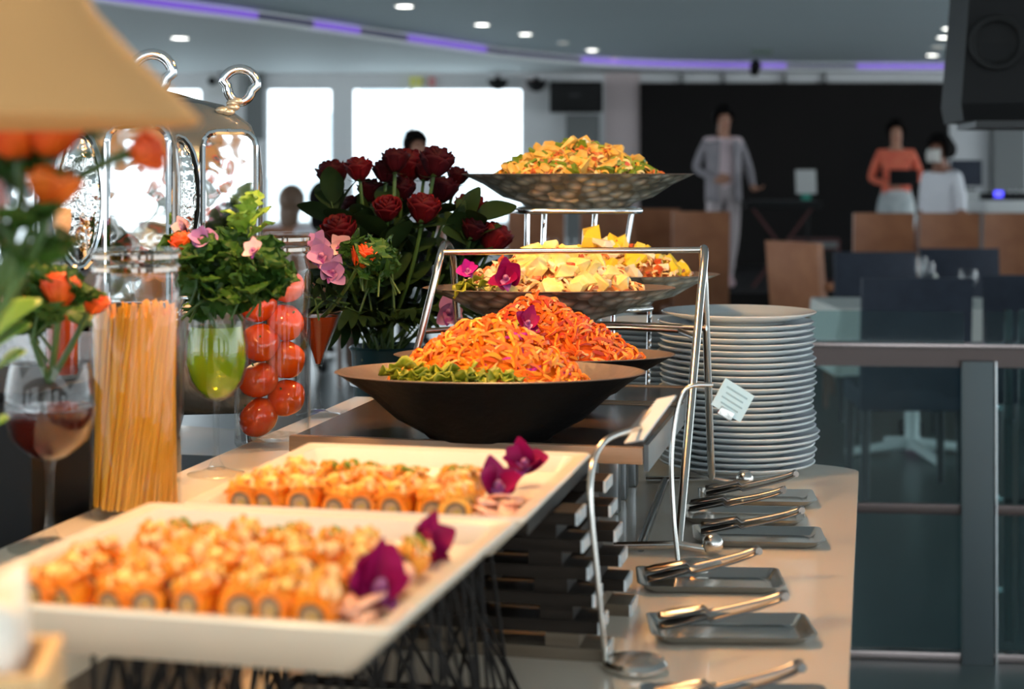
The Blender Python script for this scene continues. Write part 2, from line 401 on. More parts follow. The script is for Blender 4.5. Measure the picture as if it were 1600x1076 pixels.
st = struct(MB().box((4.0, 17.6, .15), (6.4, 4.6, .3)).build('stage_platform', 'stage_dark', smooth=0))
# the wall behind the viewer, with its windows
mb = MB(); YF = -4.6
mb.box((0, YF, 2.55), (20, .2, .3)); mb.box((0, YF, .4), (20, .2, .8))
for x0, x1 in ((-10, -7.6), (-5.2, -4.4), (-2.2, -.6), (1.6, 2.6), (4.6, 5.8), (8.2, 10)): mb.box(((x0 + x1) / 2, YF, 1.6), (x1 - x0, .2, 1.6))
struct(mb.build('wall_front', 'wall_grey', smooth=0))
# outdoors: the river and a pale far bank
struct(MB().box((0, 140, -1.6), (400, 236, .2)).build('river', 'river', smooth=0))
struct(MB().box((0, 225, -.6), (400, 30, 3)).build('far_bank', 'bank', smooth=0))
def tower(x, w_, h, y=228, label=''):
    t = thing('riverside_building', (x, y, .9), label, 'building'); MB().box((0, 0, h / 2), (w_, 8, h)).build('wall', 'tower', t, smooth=0)
    me = MB().box((0, 0, 0), (w_ * .16, .2, 1.2)).data('window', 'tower_window', 0)
    for i in range(3):
        for k in range(max(2, int(h / 3.2))): place('window', me, t, ((i - 1) * w_ * .28, -4.05, 1.8 + k * 2.8))
tower(-17.5, 5.5, 14, label='tall pale building across the river in the middle of the wide window')
tower(-5.5, 11, 7, label='low pale building across the river beside the white pillar')
tower(-28.5, 7, 9, label='pale building across the river in the narrow window')
# lamps in the ceiling
def downlight(px, py, r, key, label, group):
    d = 1.31 * F / (272 - py); p = P(px, py, d); t = thing('ceiling_downlight', (p.x, p.y, 2.70), label, 'light', group)
    MB().lathe([(r * .86, -.001), (r * .86, -.012), (r, -.014), (r * 1.12, -.008), (r * 1.12, -.001)], 24).build('ring', 'trim_ring', t)
    MB().lathe([(0, -.010), (r * .84, -.010), (r * .84, -.002), (0, -.002)], 24).build('lens', key, t)
G1, G2 = 'downlights beside the cove light', 'downlights above the stage corner'
for px, py, r in ((632, 8, .075), (753, 37, .072), (821, 52, .068), (925, 77, .072)):
    downlight(px, py, r, 'downlight', 'bright round downlight in the grey ceiling along the curved purple cove light', G1)
for px, py in ((880, 66), (960, 90)): downlight(px, py, .06, 'downlight_dim', 'dim round downlight between bright ones along the purple cove light', 'dim downlights beside the cove light')
for px, py in ((1484, 43), (1475, 57), (1457, 85)): downlight(px, py, .075, 'downlight', 'bright round downlight in the row beside the black hanging loudspeaker', G2)
for px, py in ((1465, 72), (1440, 103)): downlight(px, py, .07, 'downlight_dim', 'softer round downlight in the row beside the black hanging loudspeaker', 'soft downlights above the stage corner')
d = 1.21 * F / (272 - 58); p = P(281, 58, d); t = thing('ceiling_downlight', (p.x, p.y, 2.60), 'lone round downlight in the white lower ceiling', 'light')
MB().lathe([(.075, -.001), (.075, -.012), (.085, -.014), (.095, -.008), (.095, -.001)], 24).build('ring', 'trim_ring', t)
MB().lathe([(0, -.010), (.073, -.010), (.073, -.002), (0, -.002)], 24).build('lens', 'downlight', t)
# small fittings on the far wall
def dome(px, py, label):
    p = P(px, py, 19.7); t = thing('dome_speaker', (p.x, p.y, p.z), label, 'speaker', None)
    MB().lathe([(.03, -.10), (.09, -.07), (.125, 0), (.125, .03), (0, .03)], 20).build('body', 'black_plastic', t)
    MB().box((0, .08, .05), (.06, .2, .05)).build('bracket', 'black_plastic', t)
dome(778, 128, 'small black dome fixture on the wall above the wide window'); dome(838, 130, 'small black dome fixture beside the boxy wall loudspeaker')
def sign(px, py, w_, h, key, label):
    p = P(px, py, 19.93); t = thing('wall_sign', p, label, 'sign')
    MB().bbox((0, 0, 0), (w_, .04, h), .008).build('board', key, t); MB().box((0, -.023, 0), (w_ * .6, .006, h * .25)).build('mark', 'white_obj', t)
sign(650, 128, .14, .11, 'yellow_sign', 'small yellow sign above the wide window'); sign(675, 128, .07, .11, 'red_sign', 'small red sign above the wide window')
sign(829, 131, .08, .09, 'red_sign', 'small red sign between the black dome fixture and the white pillar')
p = P(1190, 78, 17.6); t = thing('exit_sign', (p.x, p.y, p.z), 'grey green sign hanging from the ceiling above the stage', 'sign')
MB().bbox((0, 0, 0), (.22, .05, .08), .008).build('board', 'exit_green', t); MB().tube([(0, 0, .04), (0, 0, 2.7 - p.z)], .008).build('rod', 'exit_green', t)
p = P(1180, 106, 19.0); t = thing('stage_spotlight', (p.x, p.y, p.z), 'small black spotlight under the ceiling above the stage', 'spotlight')
MB().lathe([(0, -.09), (.05, -.085), (.065, .05), (.04, .09), (0, .09)], 18, XF(rot=(R(50), 0, 0))).build('body', 'black_plastic', t)
MB().tube([(0, 0, .03), (0, .03, 2.7 - p.z)], .01).build('yoke', 'black_plastic', t)
t = thing('spot_bar', P(345, 110, 19.9), 'slanted row of three black spots on the white wall panel', 'light')
for dx, dz in ((.10, .14), (0, 0), (-.10, -.13)): MB().lathe([(0, -.02), (.045, -.02), (.05, .01), (.05, .05), (0, .05)], 16, XF((dx, 0, dz), (R(90), 0, 0))).build('spot', 'black_plastic', t)
MB().tube([(-.14, .03, -.18), (.14, .03, .19)], .012).build('bar', 'wall_white', t)
# loudspeakers
p = P(900, 152, 19.75); t = thing('wall_loudspeaker', p, 'boxy black loudspeaker mounted on the white pillar', 'speaker')
MB().bbox((0, 0, 0), (.62, .3, .36), .02).build('cabinet', 'black_plastic', t)
MB().bbox((0, -.155, 0), (.56, .02, .30), .006).build('grille', 'black_soft', t); MB().box((-.02, -.17, .02), (.12, .01, .03)).build('badge', 'grey_plastic', t)
SD = 5.0
t = thing('hanging_loudspeaker', P(1640, 92, SD), 'big black loudspeaker hanging from the ceiling with round woofer', 'speaker')
t.rotation_euler = (0, 0, R(-6))
fw = .58; mb = MB()
loft(mb, [[(-fw / 2 + .01, -.17, -.19), (fw / 2, -.17, -.19), (fw / 2, .2, -.19), (-fw / 2 + .01, .2, -.19)],
          [(-fw / 2, -.19, -.14), (fw / 2, -.19, -.14), (fw / 2, .2, -.14), (-fw / 2, .2, -.14)],
          [(-fw / 2 + .035, -.18, .30), (fw / 2, -.18, .30), (fw / 2, .2, .30), (-fw / 2 + .035, .2, .30)]])
mb.build('cabinet', 'black_plastic', t, smooth=0)
MB().lathe([(.065, -.004), (.078, 0), (.082, .012), (.078, .02), (.064, .016), (.058, .0), (.03, -.012), (0, -.008)], 32, XF((-.19, -.19, .035), (R(90), 0, 0))).build('woofer', 'black_soft', t)
MB().prism([(-.135, -.008), (-.06, -.008), (-.04, .03), (-.085, .03), (-.095, .008)], 0, .006, XF((.025, -.186, .035), (R(90), 0, 0))).build('badge', 'badge', t, smooth=0)
MB().box((.02, 0, -.20), (fw - .05, .34, .02)).build('base_plate', 'grey_plastic', t, smooth=0)
for x in (-.1, .15): MB().tube([(x, 0, .29), (x, 0, 2.70 - P(0, 92, SD).z)], .012).build('hanger', 'black_plastic', t)
# glass railing behind the table
p0 = P(1275, 272, 4.80); RZ = R(-5.5); RL = 2.2
ra = thing('glass_railing', (p0.x - .35, p0.y + .034, 0), 'glass balustrade with steel rails standing behind the buffet table', 'railing', rz=RZ)
MB().bbox((RL / 2, 0, .901), (RL, .07, .014), .004).build('top_rail', 'rail_steel', ra)
MB().box((RL / 2, 0, .867), (RL, .05, .052)).build('rail_channel', 'rail_dark', ra)
MB().bbox((RL / 2, 0, .433), (RL, .03, .03), .004).build('middle_rail', 'rail_dark', ra)
MB().bbox((RL / 2, 0, .013), (RL, .05, .026), .004).build('bottom_rail', 'rail_steel', ra)
for x0, x1 in ((.03, .77), (.83, RL - .03)):
    MB().box(((x0 + x1) / 2, .0, .952), (x1 - x0, .010, .09)).build('upper_pane', 'glass_rail', ra, smooth=0)
    MB().box(((x0 + x1) / 2, .0, .644), (x1 - x0, .010, .39)).build('pane', 'glass_rail', ra, smooth=0)
    MB().box(((x0 + x1) / 2, .0, .222), (x1 - x0, .010, .388)).build('pane', 'glass_rail', ra, smooth=0)
for x in (.80,): MB().bbox((x, -.042, .43), (.088, .014, .86), .002).build('post', 'post_steel', ra); MB().tube([(x + .052, -.042, 0), (x + .05, -.042, .86)], .004).build('edge_rod', 'chrome', ra)
for x in (.905, .945):
    MB().box((x, .06, .52), (.022, .012, .96)).build('fin', 'glass_fin', ra, smooth=0)
for z in (.72, .46, .2): MB().lathe([(0, -.012), (.008, -.012), (.008, .012), (0, .012)], 12, XF((.875, .03, z), (R(90), 0, 0))).build('bolt', 'chrome', ra)
# the buffet table
poly_t = lambda u0, u1, v0, v1, r: rrect(u1 - u0, v1 - v0, r, 6, (u0 + u1) / 2, (v0 + v1) / 2)
tb = thing('buffet_table', (0, 0, 0), 'long pale glossy buffet table with rounded far corner', 'table', rz=-TA)
UR, VE = -.024, 2.985
right = [(-2.0, .45), (UR, .45), (UR, VE - .07)] + [(UR - .16 + .16 * math.cos(R(t)), VE - .07 + .07 * math.sin(R(t))) for t in range(15, 91, 15)] + [(-.45, VE + .02), (-2.0, VE + .28)]
MB().prism(right, ZT - .022, ZT).build('top', 'white_top', tb, smooth=0)
sh = lambda k: [(x - (k if x > -1 else -k), y + (k if y < 1 else -k)) for x, y in right]
MB().prism(sh(.004), ZT - .046, ZT - .022).build('edge_band', 'table_edge', tb, smooth=0)
MB().prism(sh(.05), .06, ZT - .046).build('cabinet', 'table_body', tb, smooth=0)
MB().prism(sh(.10), 0, .06).build('plinth', 'wire_black', tb, smooth=0)
ZL = 1.007
t = thing('raised_ledge', (0, 0, 0), 'cream raised shelf along the table under the glass jars', 'shelf', rz=-TA)
MB().bbox((-.752, 1.60, ZL - .012), (.245, 2.3, .024), .004).build('shelf_board', 'ledge', t)
MB().box((-.752, 1.60, (ZT + ZL - .024) / 2), (.20, 2.24, ZL - .024 - ZT)).build('support', 'slat_tan', t, smooth=0)
# dining floor behind
def chair(name, key, legkey, label, group, w_=.46, hb=.98, arms=False):
    t = thing(name, (0, 0, 0), label, 'chair', group)
    MB().bbox((0, 0, .43), (w_, .46, .10), .02).build('seat', key, t)
    def bk(u, v): x = (u - .5) * w_; return (x, .20 + .05 * v - .03 * (1 - (2 * u - 1) ** 2), .44 + (hb - .44) * v)
    mb = MB(); fr = [bk(i / 8, j / 6) for j in range(7) for i in range(9)]; n = len(fr)
    vs = fr + [(x, y + .05, z) for x, y, z in fr]; fs = []
    for j in range(6):
        for i in range(8): a = j * 9 + i; fs += [(a, a + 1, a + 10, a + 9), (n + a, n + a + 9, n + a + 10, n + a + 1)]
    for i in range(8): fs += [(i, n + i, n + i + 1, i + 1), (54 + i, 54 + i + 1, n + 54 + i + 1, n + 54 + i)]
    for j in range(6): a = j * 9; fs += [(a, a + 9, n + a + 9, n + a), (a + 8, n + a + 8, n + a + 17, a + 17)]
    mb.add(vs, fs); mb.build('backrest', key, t)
    for sx in (-1, 1):
        for y in (-.19, .2): MB().tube([(sx * (w_ / 2 - .03), y, .40), (sx * (w_ / 2 - .025), y * 1.05, 0)], [.022, .016], 8).build('leg', legkey, t)
    if arms:
        for sx in (-1, 1): MB().tube(arc((sx * w_ / 2, .22, .72), (sx * (w_ / 2 + .02), -.25, .74), (sx * w_ / 2, -.2, .42), 8), .025, 8).build('armrest', key, t)
    return t
bc = None
def put(proto, px, ytop, hb, d, rz, label, group):
    global bc
    p = P(px, ytop, d); return dup(proto, (p.x, d, 0), (0, 0, rz), label, group)
CH_B = chair('dining_chair', 'brown_leather', 'brown_wood', 'brown leather dining chair', 'brown chairs', .385, 1.14)
CH_N = chair('dining_chair', 'navy', 'navy_leg', 'navy blue dining chair', 'navy chairs', .46, .95)
L1 = 'high backed brown leather chair in the row before the dark stage'
for i, (px, d, rz) in enumerate(((828, 11.6, 8), (944, 11.8, 2), (1020, 12.3, -4), (1084, 11.4, 4))):
    if i == 0: CH_B.location = (wx(px, d), d, 0); CH_B.rotation_euler = (0, 0, R(180 + rz)); tag(CH_B, L1, None, 'brown chairs before the stage')
    else: dup(CH_B, (wx(px, d), d, 0), (0, 0, R(180 + rz)), L1, 'brown chairs before the stage')
L2 = 'brown leather chair tucked behind the table set with wine glasses'
for px, d, rz in ((1366, 11.0, 180), (1465, 11.0, 181), (1565, 11.0, 179), (1664, 11.0, 180)):
    dup(CH_B, (wx(px, d), d, 0), (0, 0, R(rz)), L2, 'brown chairs behind the set table')
tc = chair('dining_chair', 'tan_leather', 'brown_wood', 'tan leather chair turned sideways beside the white tablecloth', None, .5, .98, True)
tc.location = (wx(1296, 10.2), 10.2, 0); tc.rotation_euler = (0, 0, R(118))
CH_N.location = (wx(1412, 7.3), 7.3, 0); CH_N.rotation_euler = (0, 0, R(180 - 2)); tag(CH_N, 'navy blue chair with its back to the glass balustrade at the white table', None, 'x'); del CH_N['group']
for px, d, rz, lb in ((1386, 9.15, 2, 'navy blue chair across the white table beside the tan chair'), (1514, 9.6, -3, 'navy blue chair across the white table behind the wine glasses'), (1626, 7.45, 160, 'navy blue chair partly cut off beside the set table'), (866, 9.6, 180, 'navy blue chair standing under the tall silver salad bowl')):
    c = dup(CH_N, (wx(px, d), d, 0), (0, 0, R(rz)), lb)
def cloth_table(px, d, w_, dp, label):
    t = thing('dining_table', (wx(px, d), d, 0), label, 'table')
    MB().bbox((0, 0, .73), (w_, dp, .03), .006).build('tabletop', 'white_obj', t)
    n = 64; rings = []
    for k in range(6):
        dr = k / 5; ring = []
        for i, (x, y) in enumerate(rrect(w_ + .02 + .03 * dr, dp + .02 + .03 * dr, .03, 15)):
            a = i / 64 * 2 * math.pi; cz = abs(math.sin(2 * math.atan2(y / dp, x / w_)))
            wv = .012 * dr * math.sin(i * 1.7); ring.append((x * (1 + wv), y * (1 + wv), .752 - dr * (.18 + .14 * cz ** 2)))
        rings.append(ring)
    loft(mb := MB(), rings[::-1], cap0=False); mb.build('tablecloth', 'cloth', t)
    MB().lathe([(.045, .03), (.035, .1), (.035, .66), (.09, .715)], 20).build('pedestal', 'white_obj', t)
    for k in range(4):
        a = R(k * 90 + 8); MB().tube([(0, 0, .06), (.22 * math.cos(a), .22 * math.sin(a), .035), (.34 * math.cos(a), .34 * math.sin(a), .02)], [.03, .024, .02], 8).build('foot', 'white_obj', t)
    return t
cloth_table(1425, 8.25, .86, .72, 'square table with white cloth and pedestal base behind the glass balustrade')
cloth_table(880, 10.4, .8, .7, 'white clothed table partly hidden behind the salad bowls')
# ------------------------------------------------------------------ glassware builders
def wine_glass(loc, H, rb, label, cat='glass', liquid=None, fill=.55, rz=0, group=None, cone=False, seg=40):
    """H total height, rb bowl radius; the bowl takes the upper 55 percent"""
    t = thing('wine_glass', loc, label, cat, group, rz)
    zb = H * .47
    if cone: out = [(.006, zb), (rb * .30, zb + .02), (rb, H)]
    else: out = [(.006, zb), (rb * .45, zb + H * .03), (rb * .82, zb + H * .11), (rb, zb + H * .24), (rb * .97, zb + H * .38), (rb * .84, H)]
    inn = [(max(r - .0016, 0.0005), z + (.002 if i == 0 else 0)) for i, (r, z) in enumerate(out)]
    MB().lathe(out + inn[::-1], seg, closed=True).build('bowl', 'glass', t)
    MB().lathe([(.006, zb + .002), (.0042, zb - .015), (.0038, H * .2), (.0050, .02), (.012, .008)], 16).build('stem', 'glass_thick', t)
    MB().lathe([(0, 0), (rb * .88, 0), (rb * .9, .002), (rb * .5, .005), (.010, .010), (0, .010)], seg).build('foot', 'glass_thick', t)
    if liquid:
        zt = zb + (H - zb) * fill; li = [(0, zb + .004)]
        def ro(z):
            for (r0, z0), (r1, z1) in zip(out, out[1:]):
                if z0 <= z <= z1: return r0 + (r1 - r0) * (z - z0) / (z1 - z0)
            return out[-1][0]
        for k in range(9): z = zb + .005 + (zt - zb - .005) * k / 8; li.append((max(.002, ro(z) - .0035), z))
        li.append((0, zt)); MB().lathe(li, seg).build('wine', liquid, t)
    return t
# glasses and a decanter on the far table
TZ = .754
for px, d, H, rb, lb in ((1513, 8.15, .17, .045, 'short stemmed wine glass standing at the right edge of the clothed table'), (1449, 8.3, .20, .038, 'tall wine glass on the white cloth behind the navy chair'), (1440, 8.45, .22, .03, 'slim wine glass beside the tall one on the white cloth')):
    wine_glass((wx(px, d), d, TZ), H, rb, lb, seg=20)
for px, lb in ((862, 'left wine glass of the pair on the half hidden white table'), (893, 'right wine glass of the pair on the half hidden white table')): wine_glass((wx(px, 10.3), 10.3, TZ), .24, .04, lb.replace('left ', 'slightly pinkish ').replace('right ', 'clear '), seg=20)
p = Vector((wx(1513, 8.0), 8.0, TZ))
def napkin_fold(loc, label):
    t = MB().lathe([(.0, .16), (.012, .14), (.03, .07), (.055, 0), (.0, .0)], 7, sy=.6).build('folded_napkin', 'cloth', loc=loc); return tag(t, label, 'napkin')
napkin_fold((wx(1462, 8.05), 8.05, TZ), 'folded white napkin standing on the clothed table')
# far right: white desk with monitor, blue lit device
t = thing('white_desk', (wx(1612, 13.6), 13.6, 0), 'white service desk beside the grey column', 'desk')
MB().bbox((0, 0, 1.13), (.9, .5, .10), .01).build('worktop', 'white_obj', t); MB().box((0, .05, .54), (.84, .4, 1.08)).build('cabinet', 'wall_grey', t)
t = thing('white_cabinet', (wx(1506, 14.2), 14.2, 0), 'white cabinet under the dark monitor beside the masked person', 'cabinet')
MB().bbox((0, 0, .62), (.36, .4, 1.24), .01).build('body', 'white_obj', t); MB().box((0, -.205, .7), (.30, .01, .9)).build('door', 'wall_white', t)
zc_ = 1.24; t = thing('monitor', (wx(1510, 14.1), 14.1, zc_), 'dark flat monitor standing on the white cabinet', 'monitor')
MB().bbox((0, 0, .16), (.26, .04, .22), .008).build('screen', 'navy', t); MB().bbox((0, .02, .02), (.14, .12, .02), .004).build('stand', 'black_plastic', t); MB().tube([(0, .02, .02), (0, .02, .12)], .012).build('neck', 'black_plastic', t)
t = thing('sound_mixer', (wx(1568, 13.5), 13.5, 1.18), 'black sound mixer with blue lit display on the white desk', 'mixer')
MB().bbox((0, 0, .03), (.34, .2, .06), .008).build('body', 'black_plastic', t); MB().box((-.07, -.102, .05), (.07, .01, .05)).build('display', 'blue_glow', t)
for x in (.04, .09, .14): MB().lathe([(0, 0), (.014, 0), (.012, .02), (0, .02)], 10, XF((x, -.04, .06))).build('knob', 'white_obj', t)
# stage gear
t = thing('music_stand', (wx(1262, 16.5), 16.5, .3), 'black music stand holding white sheets on the dark stage', 'stand')
MB().tube([(0, 0, 0), (0, 0, .95)], .012).build('pole', 'black_plastic', t)
for k in range(3): a = R(k * 120 + 30); MB().tube([(0, 0, .2), (.2 * math.cos(a), .2 * math.sin(a), .0)], .01).build('leg', 'black_plastic', t)
MB().box((.02, 0, 1.03), (.26, .012, .24), XF(rot=(R(-12), 0, 0))).build('desk', 'black_plastic', t)
pp = thing('sheet_music', (wx(1260, 16.4), 16.38, 1.10), 'white sheets of paper on the music stand', 'paper')
MB().box((0, 0, .22), (.20, .008, .24), XF(rot=(R(-12), 0, 0))).build('sheet', 'white_obj', pp); MB().box((.0, .012, .03), (.09, .006, .15), XF(rot=(R(-12), 0, 0))).build('green_sheet', 'green_sheet', pp)
t = thing('guitar_amplifier', (wx(1270, 16.9), 16.9, .3), 'dark red amplifier box on the stage under the music stand', 'amplifier')
MB().bbox((0, 0, .22), (.5, .28, .44), .02).build('cabinet', 'amp_red', t); MB().box((0, -.145, .18), (.44, .01, .3)).build('grille', 'black_soft', t); MB().box((0, -.145, .38), (.44, .01, .06)).build('panel', 'wall_grey', t)
t = thing('stage_light', (wx(1218, 15.2), 15.2, .0), 'small floor light glowing blue before the stage', 'light'); MB().bbox((0, 0, .09), (.16, .14, .18), .01).build('housing', 'black_plastic', t); MB().box((0, -.075, .10), (.07, .01, .08)).build('lens', 'blue_glow', t)
t = thing('floor_light', (wx(1422, 8.9), 8.9, 0), 'small pink glowing lamp on the floor under the clothed table', 'light'); MB().bbox((0, 0, .035), (.12, .08, .07), .01).build('housing', 'black_plastic', t); MB().box((0, -.042, .04), (.07, .006, .03)).build('lens', 'pink_glow', t)
p = P(1200, 350, 16.2); t = thing('keyboard_stand', (wx(1222, 15.72), 15.72, .3), 'dark keyboard on a folding stand in front of the grey suited person', 'keyboard')
MB().bbox((0, 0, .80), (.72, .26, .07), .01).build('keyboard', 'black_plastic', t)
for s in (-1, 1): MB().tube([(-.28 * s, 0, .02), (.28 * s, 0, .77)], .014).build('leg', 'amp_red', t)
MB().box((0, -.02, .84), (.62, .12, .012)).build('keys', 'grey_plastic', t)
# ------------------------------------------------------------------ people
def person(loc, rz, h, pose, cloth, label, hairkey='hair', hair='short', extra=None):
    J = {'pelvis': ((0, 0, .97), (.150, .105)), 'spine': ((0, 0, 1.14), (.135, .095)), 'chest': ((0, .01, 1.33), (.155, .105)), 'nb': ((0, .01, 1.465), (.062, .058)),
         'neck': ((0, -.005, 1.52), (.052, .052)), 'jaw': ((0, -.03, 1.575), (.060, .066)), 'face': ((0, -.022, 1.645), (.076, .090)), 'top': ((0, -.005, 1.715), (.062, .075)),
         'nose': ((0, -.112, 1.632), (.012, .014))}
    for s, n in ((1, 'L'), (-1, 'R')):
        J.update({'sh' + n: ((s * .165, .01, 1.425), (.062, .060)), 'el' + n: ((s * .225, .03, 1.14), (.046, .046)), 'wr' + n: ((s * .245, -.03, .905), (.030, .030)),
                  'pa' + n: ((s * .245, -.05, .84), (.026, .036)), 'hip' + n: ((s * .095, 0, .91), (.092, .095)), 'kn' + n: ((s * .10, -.015, .50), (.060, .062)),
                  'an' + n: ((s * .10, .03, .095), (.042, .044)), 'toe' + n: ((s * .11, -.13, .035), (.042, .032))})
    for k, v in pose.items(): J[k] = (v, J[k][1])
    E = [('pelvis', 'spine', 'top'), ('spine', 'chest', 'top'), ('chest', 'nb', 'top'), ('nb', 'neck', 'skin'), ('neck', 'jaw', 'skin'), ('jaw', 'face', 'skin'), ('face', 'top', 'skin'), ('face', 'nose', 'skin')]
    for n in 'LR':
        E += [('chest', 'sh' + n, 'top'), ('sh' + n, 'el' + n, 'sleeve'), ('el' + n, 'wr' + n, 'forearm'), ('wr' + n, 'pa' + n, 'skin'), ('pelvis', 'hip' + n, 'leg'), ('hip' + n, 'kn' + n, 'leg'), ('kn' + n, 'an' + n, 'leg'), ('an' + n, 'toe' + n, 'shoe')]
    sc = h / 1.75; names = list(J); idx = {n: i for i, n in enumerate(names)}
    vs = [Vector(J[n][0]) * sc for n in names]; rad = [(J[n][1][0] * sc, J[n][1][1] * sc) for n in names]
    ed = [(idx[a], idx[b]) for a, b, _ in E]; roots = [0]; segs = [(vs[idx[a]], vs[idx[b]], k) for a, b, k in E]
    for n, s in (('L', 1), ('R', -1)):                   # five fingers per hand, each a short chain rooted in the palm
        pa, wr = vs[idx['pa' + n]], vs[idx['wr' + n]]; dr = (pa - wr).normalized(); sd = dr.cross(Vector((0, 0, 1)) if abs(dr.z) < .8 else Vector((0, 1, 0))).normalized(); nn = sd.cross(dr)
        for k, L in enumerate((.050, .075, .082, .076, .058)):
            base = pa + sd * (k - 2.2) * .018 * sc - dr * (.02 if k else .035) * sc; out = dr if k else (dr * .5 - sd * .86)
            q1 = base + out * L * .5 * sc; q2 = base + out * L * .82 * sc + nn * .018 * sc; q3 = base + out * L * 1.05 * sc + nn * .042 * sc
            i0 = len(vs); vs += [base, q1, q2, q3]; rad += [(.0095 * sc,) * 2, (.009 * sc,) * 2, (.0085 * sc,) * 2, (.007 * sc,) * 2]
            ed += [(i0, i0 + 1), (i0 + 1, i0 + 2), (i0 + 2, i0 + 3)]; roots.append(i0); segs.append((base, q3, 'skin'))
    me = bpy.data.meshes.new('skeleton'); me.from_pydata(vs, ed, []); tmp = bpy.data.objects.new('tmp', me); COL.objects.link(tmp)
    sk = tmp.modifiers.new('s', 'SKIN'); sk.use_smooth_shade = True
    for i, d_ in enumerate(me.skin_vertices[0].data): d_.radius = rad[i]; d_.use_root = i in roots
    sb = tmp.modifiers.new('b', 'SUBSURF'); sb.levels = 2; sb.render_levels = 2
    bpy.context.view_layer.update(); dg = bpy.context.evaluated_depsgraph_get()
    body = bpy.data.meshes.new_from_object(tmp.evaluated_get(dg)); bpy.data.objects.remove(tmp)
    body.materials.clear(); keys = list(dict.fromkeys(cloth.values()))
    for k in keys: body.materials.append(M[k])
    for p_ in body.polygons:
        c = p_.center; best = None
        for a, b, k in segs:
            ab = b - a; tt = max(0, min(1, (c - a).dot(ab) / max(ab.length_squared, 1e-9))); dd = (a + ab * tt - c).length
            if best is None or dd < best[0]: best = (dd, k)
        p_.material_index = keys.index(cloth[best[1]]); p_.use_smooth = True
    t = thing('person', loc, label, 'person', rz=rz); place('body', body, t)
    hc = Vector(J['face'][0]) * sc; mb = MB()
    if hair:
        def hs(u, v):                                    # cap of hair, open over the face
            th = u * 2 * math.pi; lo = -.35 if math.sin(th) < -.35 else (-1.0 if hair == 'short' else -1.25)
            if math.sin(th) < -.35: lo = .35
            ph = math.pi / 2 - v * (math.pi / 2 - lo * .75)
            return (hc.x + .092 * sc * math.cos(ph) * math.cos(th), hc.y + .012 + .108 * sc * math.cos(ph) * math.sin(th), hc.z + .03 * sc + .112 * sc * math.sin(ph))
        mb.grid(hs, 32, 12)
        if hair == 'bun': mb.ell((hc.x, hc.y + .09 * sc, hc.z + .10 * sc), (.05 * sc, .05 * sc, .05 * sc))
        if hair == 'long': mb.ell((hc.x, hc.y + .065 * sc, hc.z - .08 * sc), (.085 * sc, .05 * sc, .15 * sc))
        if hair == 'pony': mb.ell((hc.x, hc.y + .125 * sc, hc.z + .01 * sc), (.055 * sc, .06 * sc, .075 * sc))
        if hair == 'short': mb.ell((hc.x, hc.y + .0 * sc, hc.z + .085 * sc), (.085 * sc, .095 * sc, .055 * sc))
        ho = mb.build('hair', hairkey, t); sm = ho.modifiers.new('thick', 'SOLIDIFY'); sm.thickness = .012
    for s in (-1, 1):
        MB().ell((hc.x + s * .030 * sc, hc.y - .082 * sc, hc.z + .012 * sc), (.012 * sc, .008 * sc, .007 * sc), 10, 6).build('eye', 'eye', t)
        MB().ell((hc.x + s * .080 * sc, hc.y + .01, hc.z - .01 * sc), (.010 * sc, .018 * sc, .030 * sc), 10, 8).build('ear', cloth['skin'], t)
    MB().ell((hc.x, hc.y - .082 * sc, hc.z - .055 * sc), (.022 * sc, .008 * sc, .007 * sc), 10, 6).build('mouth', 'lips', t)
    if extra: extra(t, hc, sc, J)
    return t
def suit_extra(t, hc, sc, J):                            # open jacket: two front panels, tail, and lapels
    for s in (-1, 1):
        def fp(u, v): x = s * (.082 + .095 * u - .004 * v); return (x * sc, (-.125 + .095 * u ** 2 - .012 * (1 - v)) * sc, (.84 + .60 * v - .02 * u * v) * sc)
        o = MB().grid(fp, 6, 8).build('jacket_front', 'suit_grey', t); m_ = o.modifiers.new('t', 'SOLIDIFY'); m_.thickness = .012
        MB().prism([(s * .075, 1.16), (s * .12, 1.34), (s * .09, 1.45), (s * .060, 1.44)] if s > 0 else [(s * .060, 1.44), (s * .09, 1.45), (s * .12, 1.34), (s * .075, 1.16)], .0, .010, Matrix.Scale(sc, 4) @ Matrix.Translation((0, -.120, 0)) @ Matrix.Rotation(R(90), 4, 'X')).build('lapel', 'suit_grey', t)
    def bp(u, v): a = math.pi * u; return (.175 * math.cos(a) * sc, (.02 + .125 * math.sin(a)) * sc, (.84 + .58 * v) * sc)
    o = MB().grid(bp, 10, 6).build('jacket_back', 'suit_grey', t); m_ = o.modifiers.new('t', 'SOLIDIFY'); m_.thickness = .012
man = {'top': 'shirt_pink', 'sleeve': 'suit_grey', 'forearm': 'suit_grey', 'skin': 'skin', 'leg': 'trouser_pale', 'shoe': 'shoe'}
person((wx(1130, 16), 16, .3), R(8), 1.72, {'elR': (-.27, .04, 1.16), 'wrR': (-.13, -.19, 1.06), 'paR': (-.07, -.23, 1.03), 'elL': (.27, .03, 1.15), 'wrL': (.25, -.18, .98), 'paL': (.25, -.25, .96),
        'knL': (.09, -.04, .50), 'anL': (.06, .03, .095), 'toeL': (.06, -.13, .035), 'knR': (-.12, -.10, .53), 'anR': (-.09, .14, .14), 'toeR': (-.10, .02, .05)}, man,
       'person in an open grey suit jacket and pale trousers on the stage', extra=suit_extra)
wom = {'top': 'top_orange', 'sleeve': 'top_orange', 'forearm': 'top_orange', 'skin': 'skin', 'leg': 'skirt_white', 'shoe': 'shoe'}
def skirt(t, hc, sc, J):
    MB().lathe([(.145, 1.04), (.185, .93), (.205, .78), (.225, .62), (.215, .62), (.14, 1.03)], 24, Matrix.Scale(sc, 4), sy=.75).build('skirt', 'skirt_white', t)
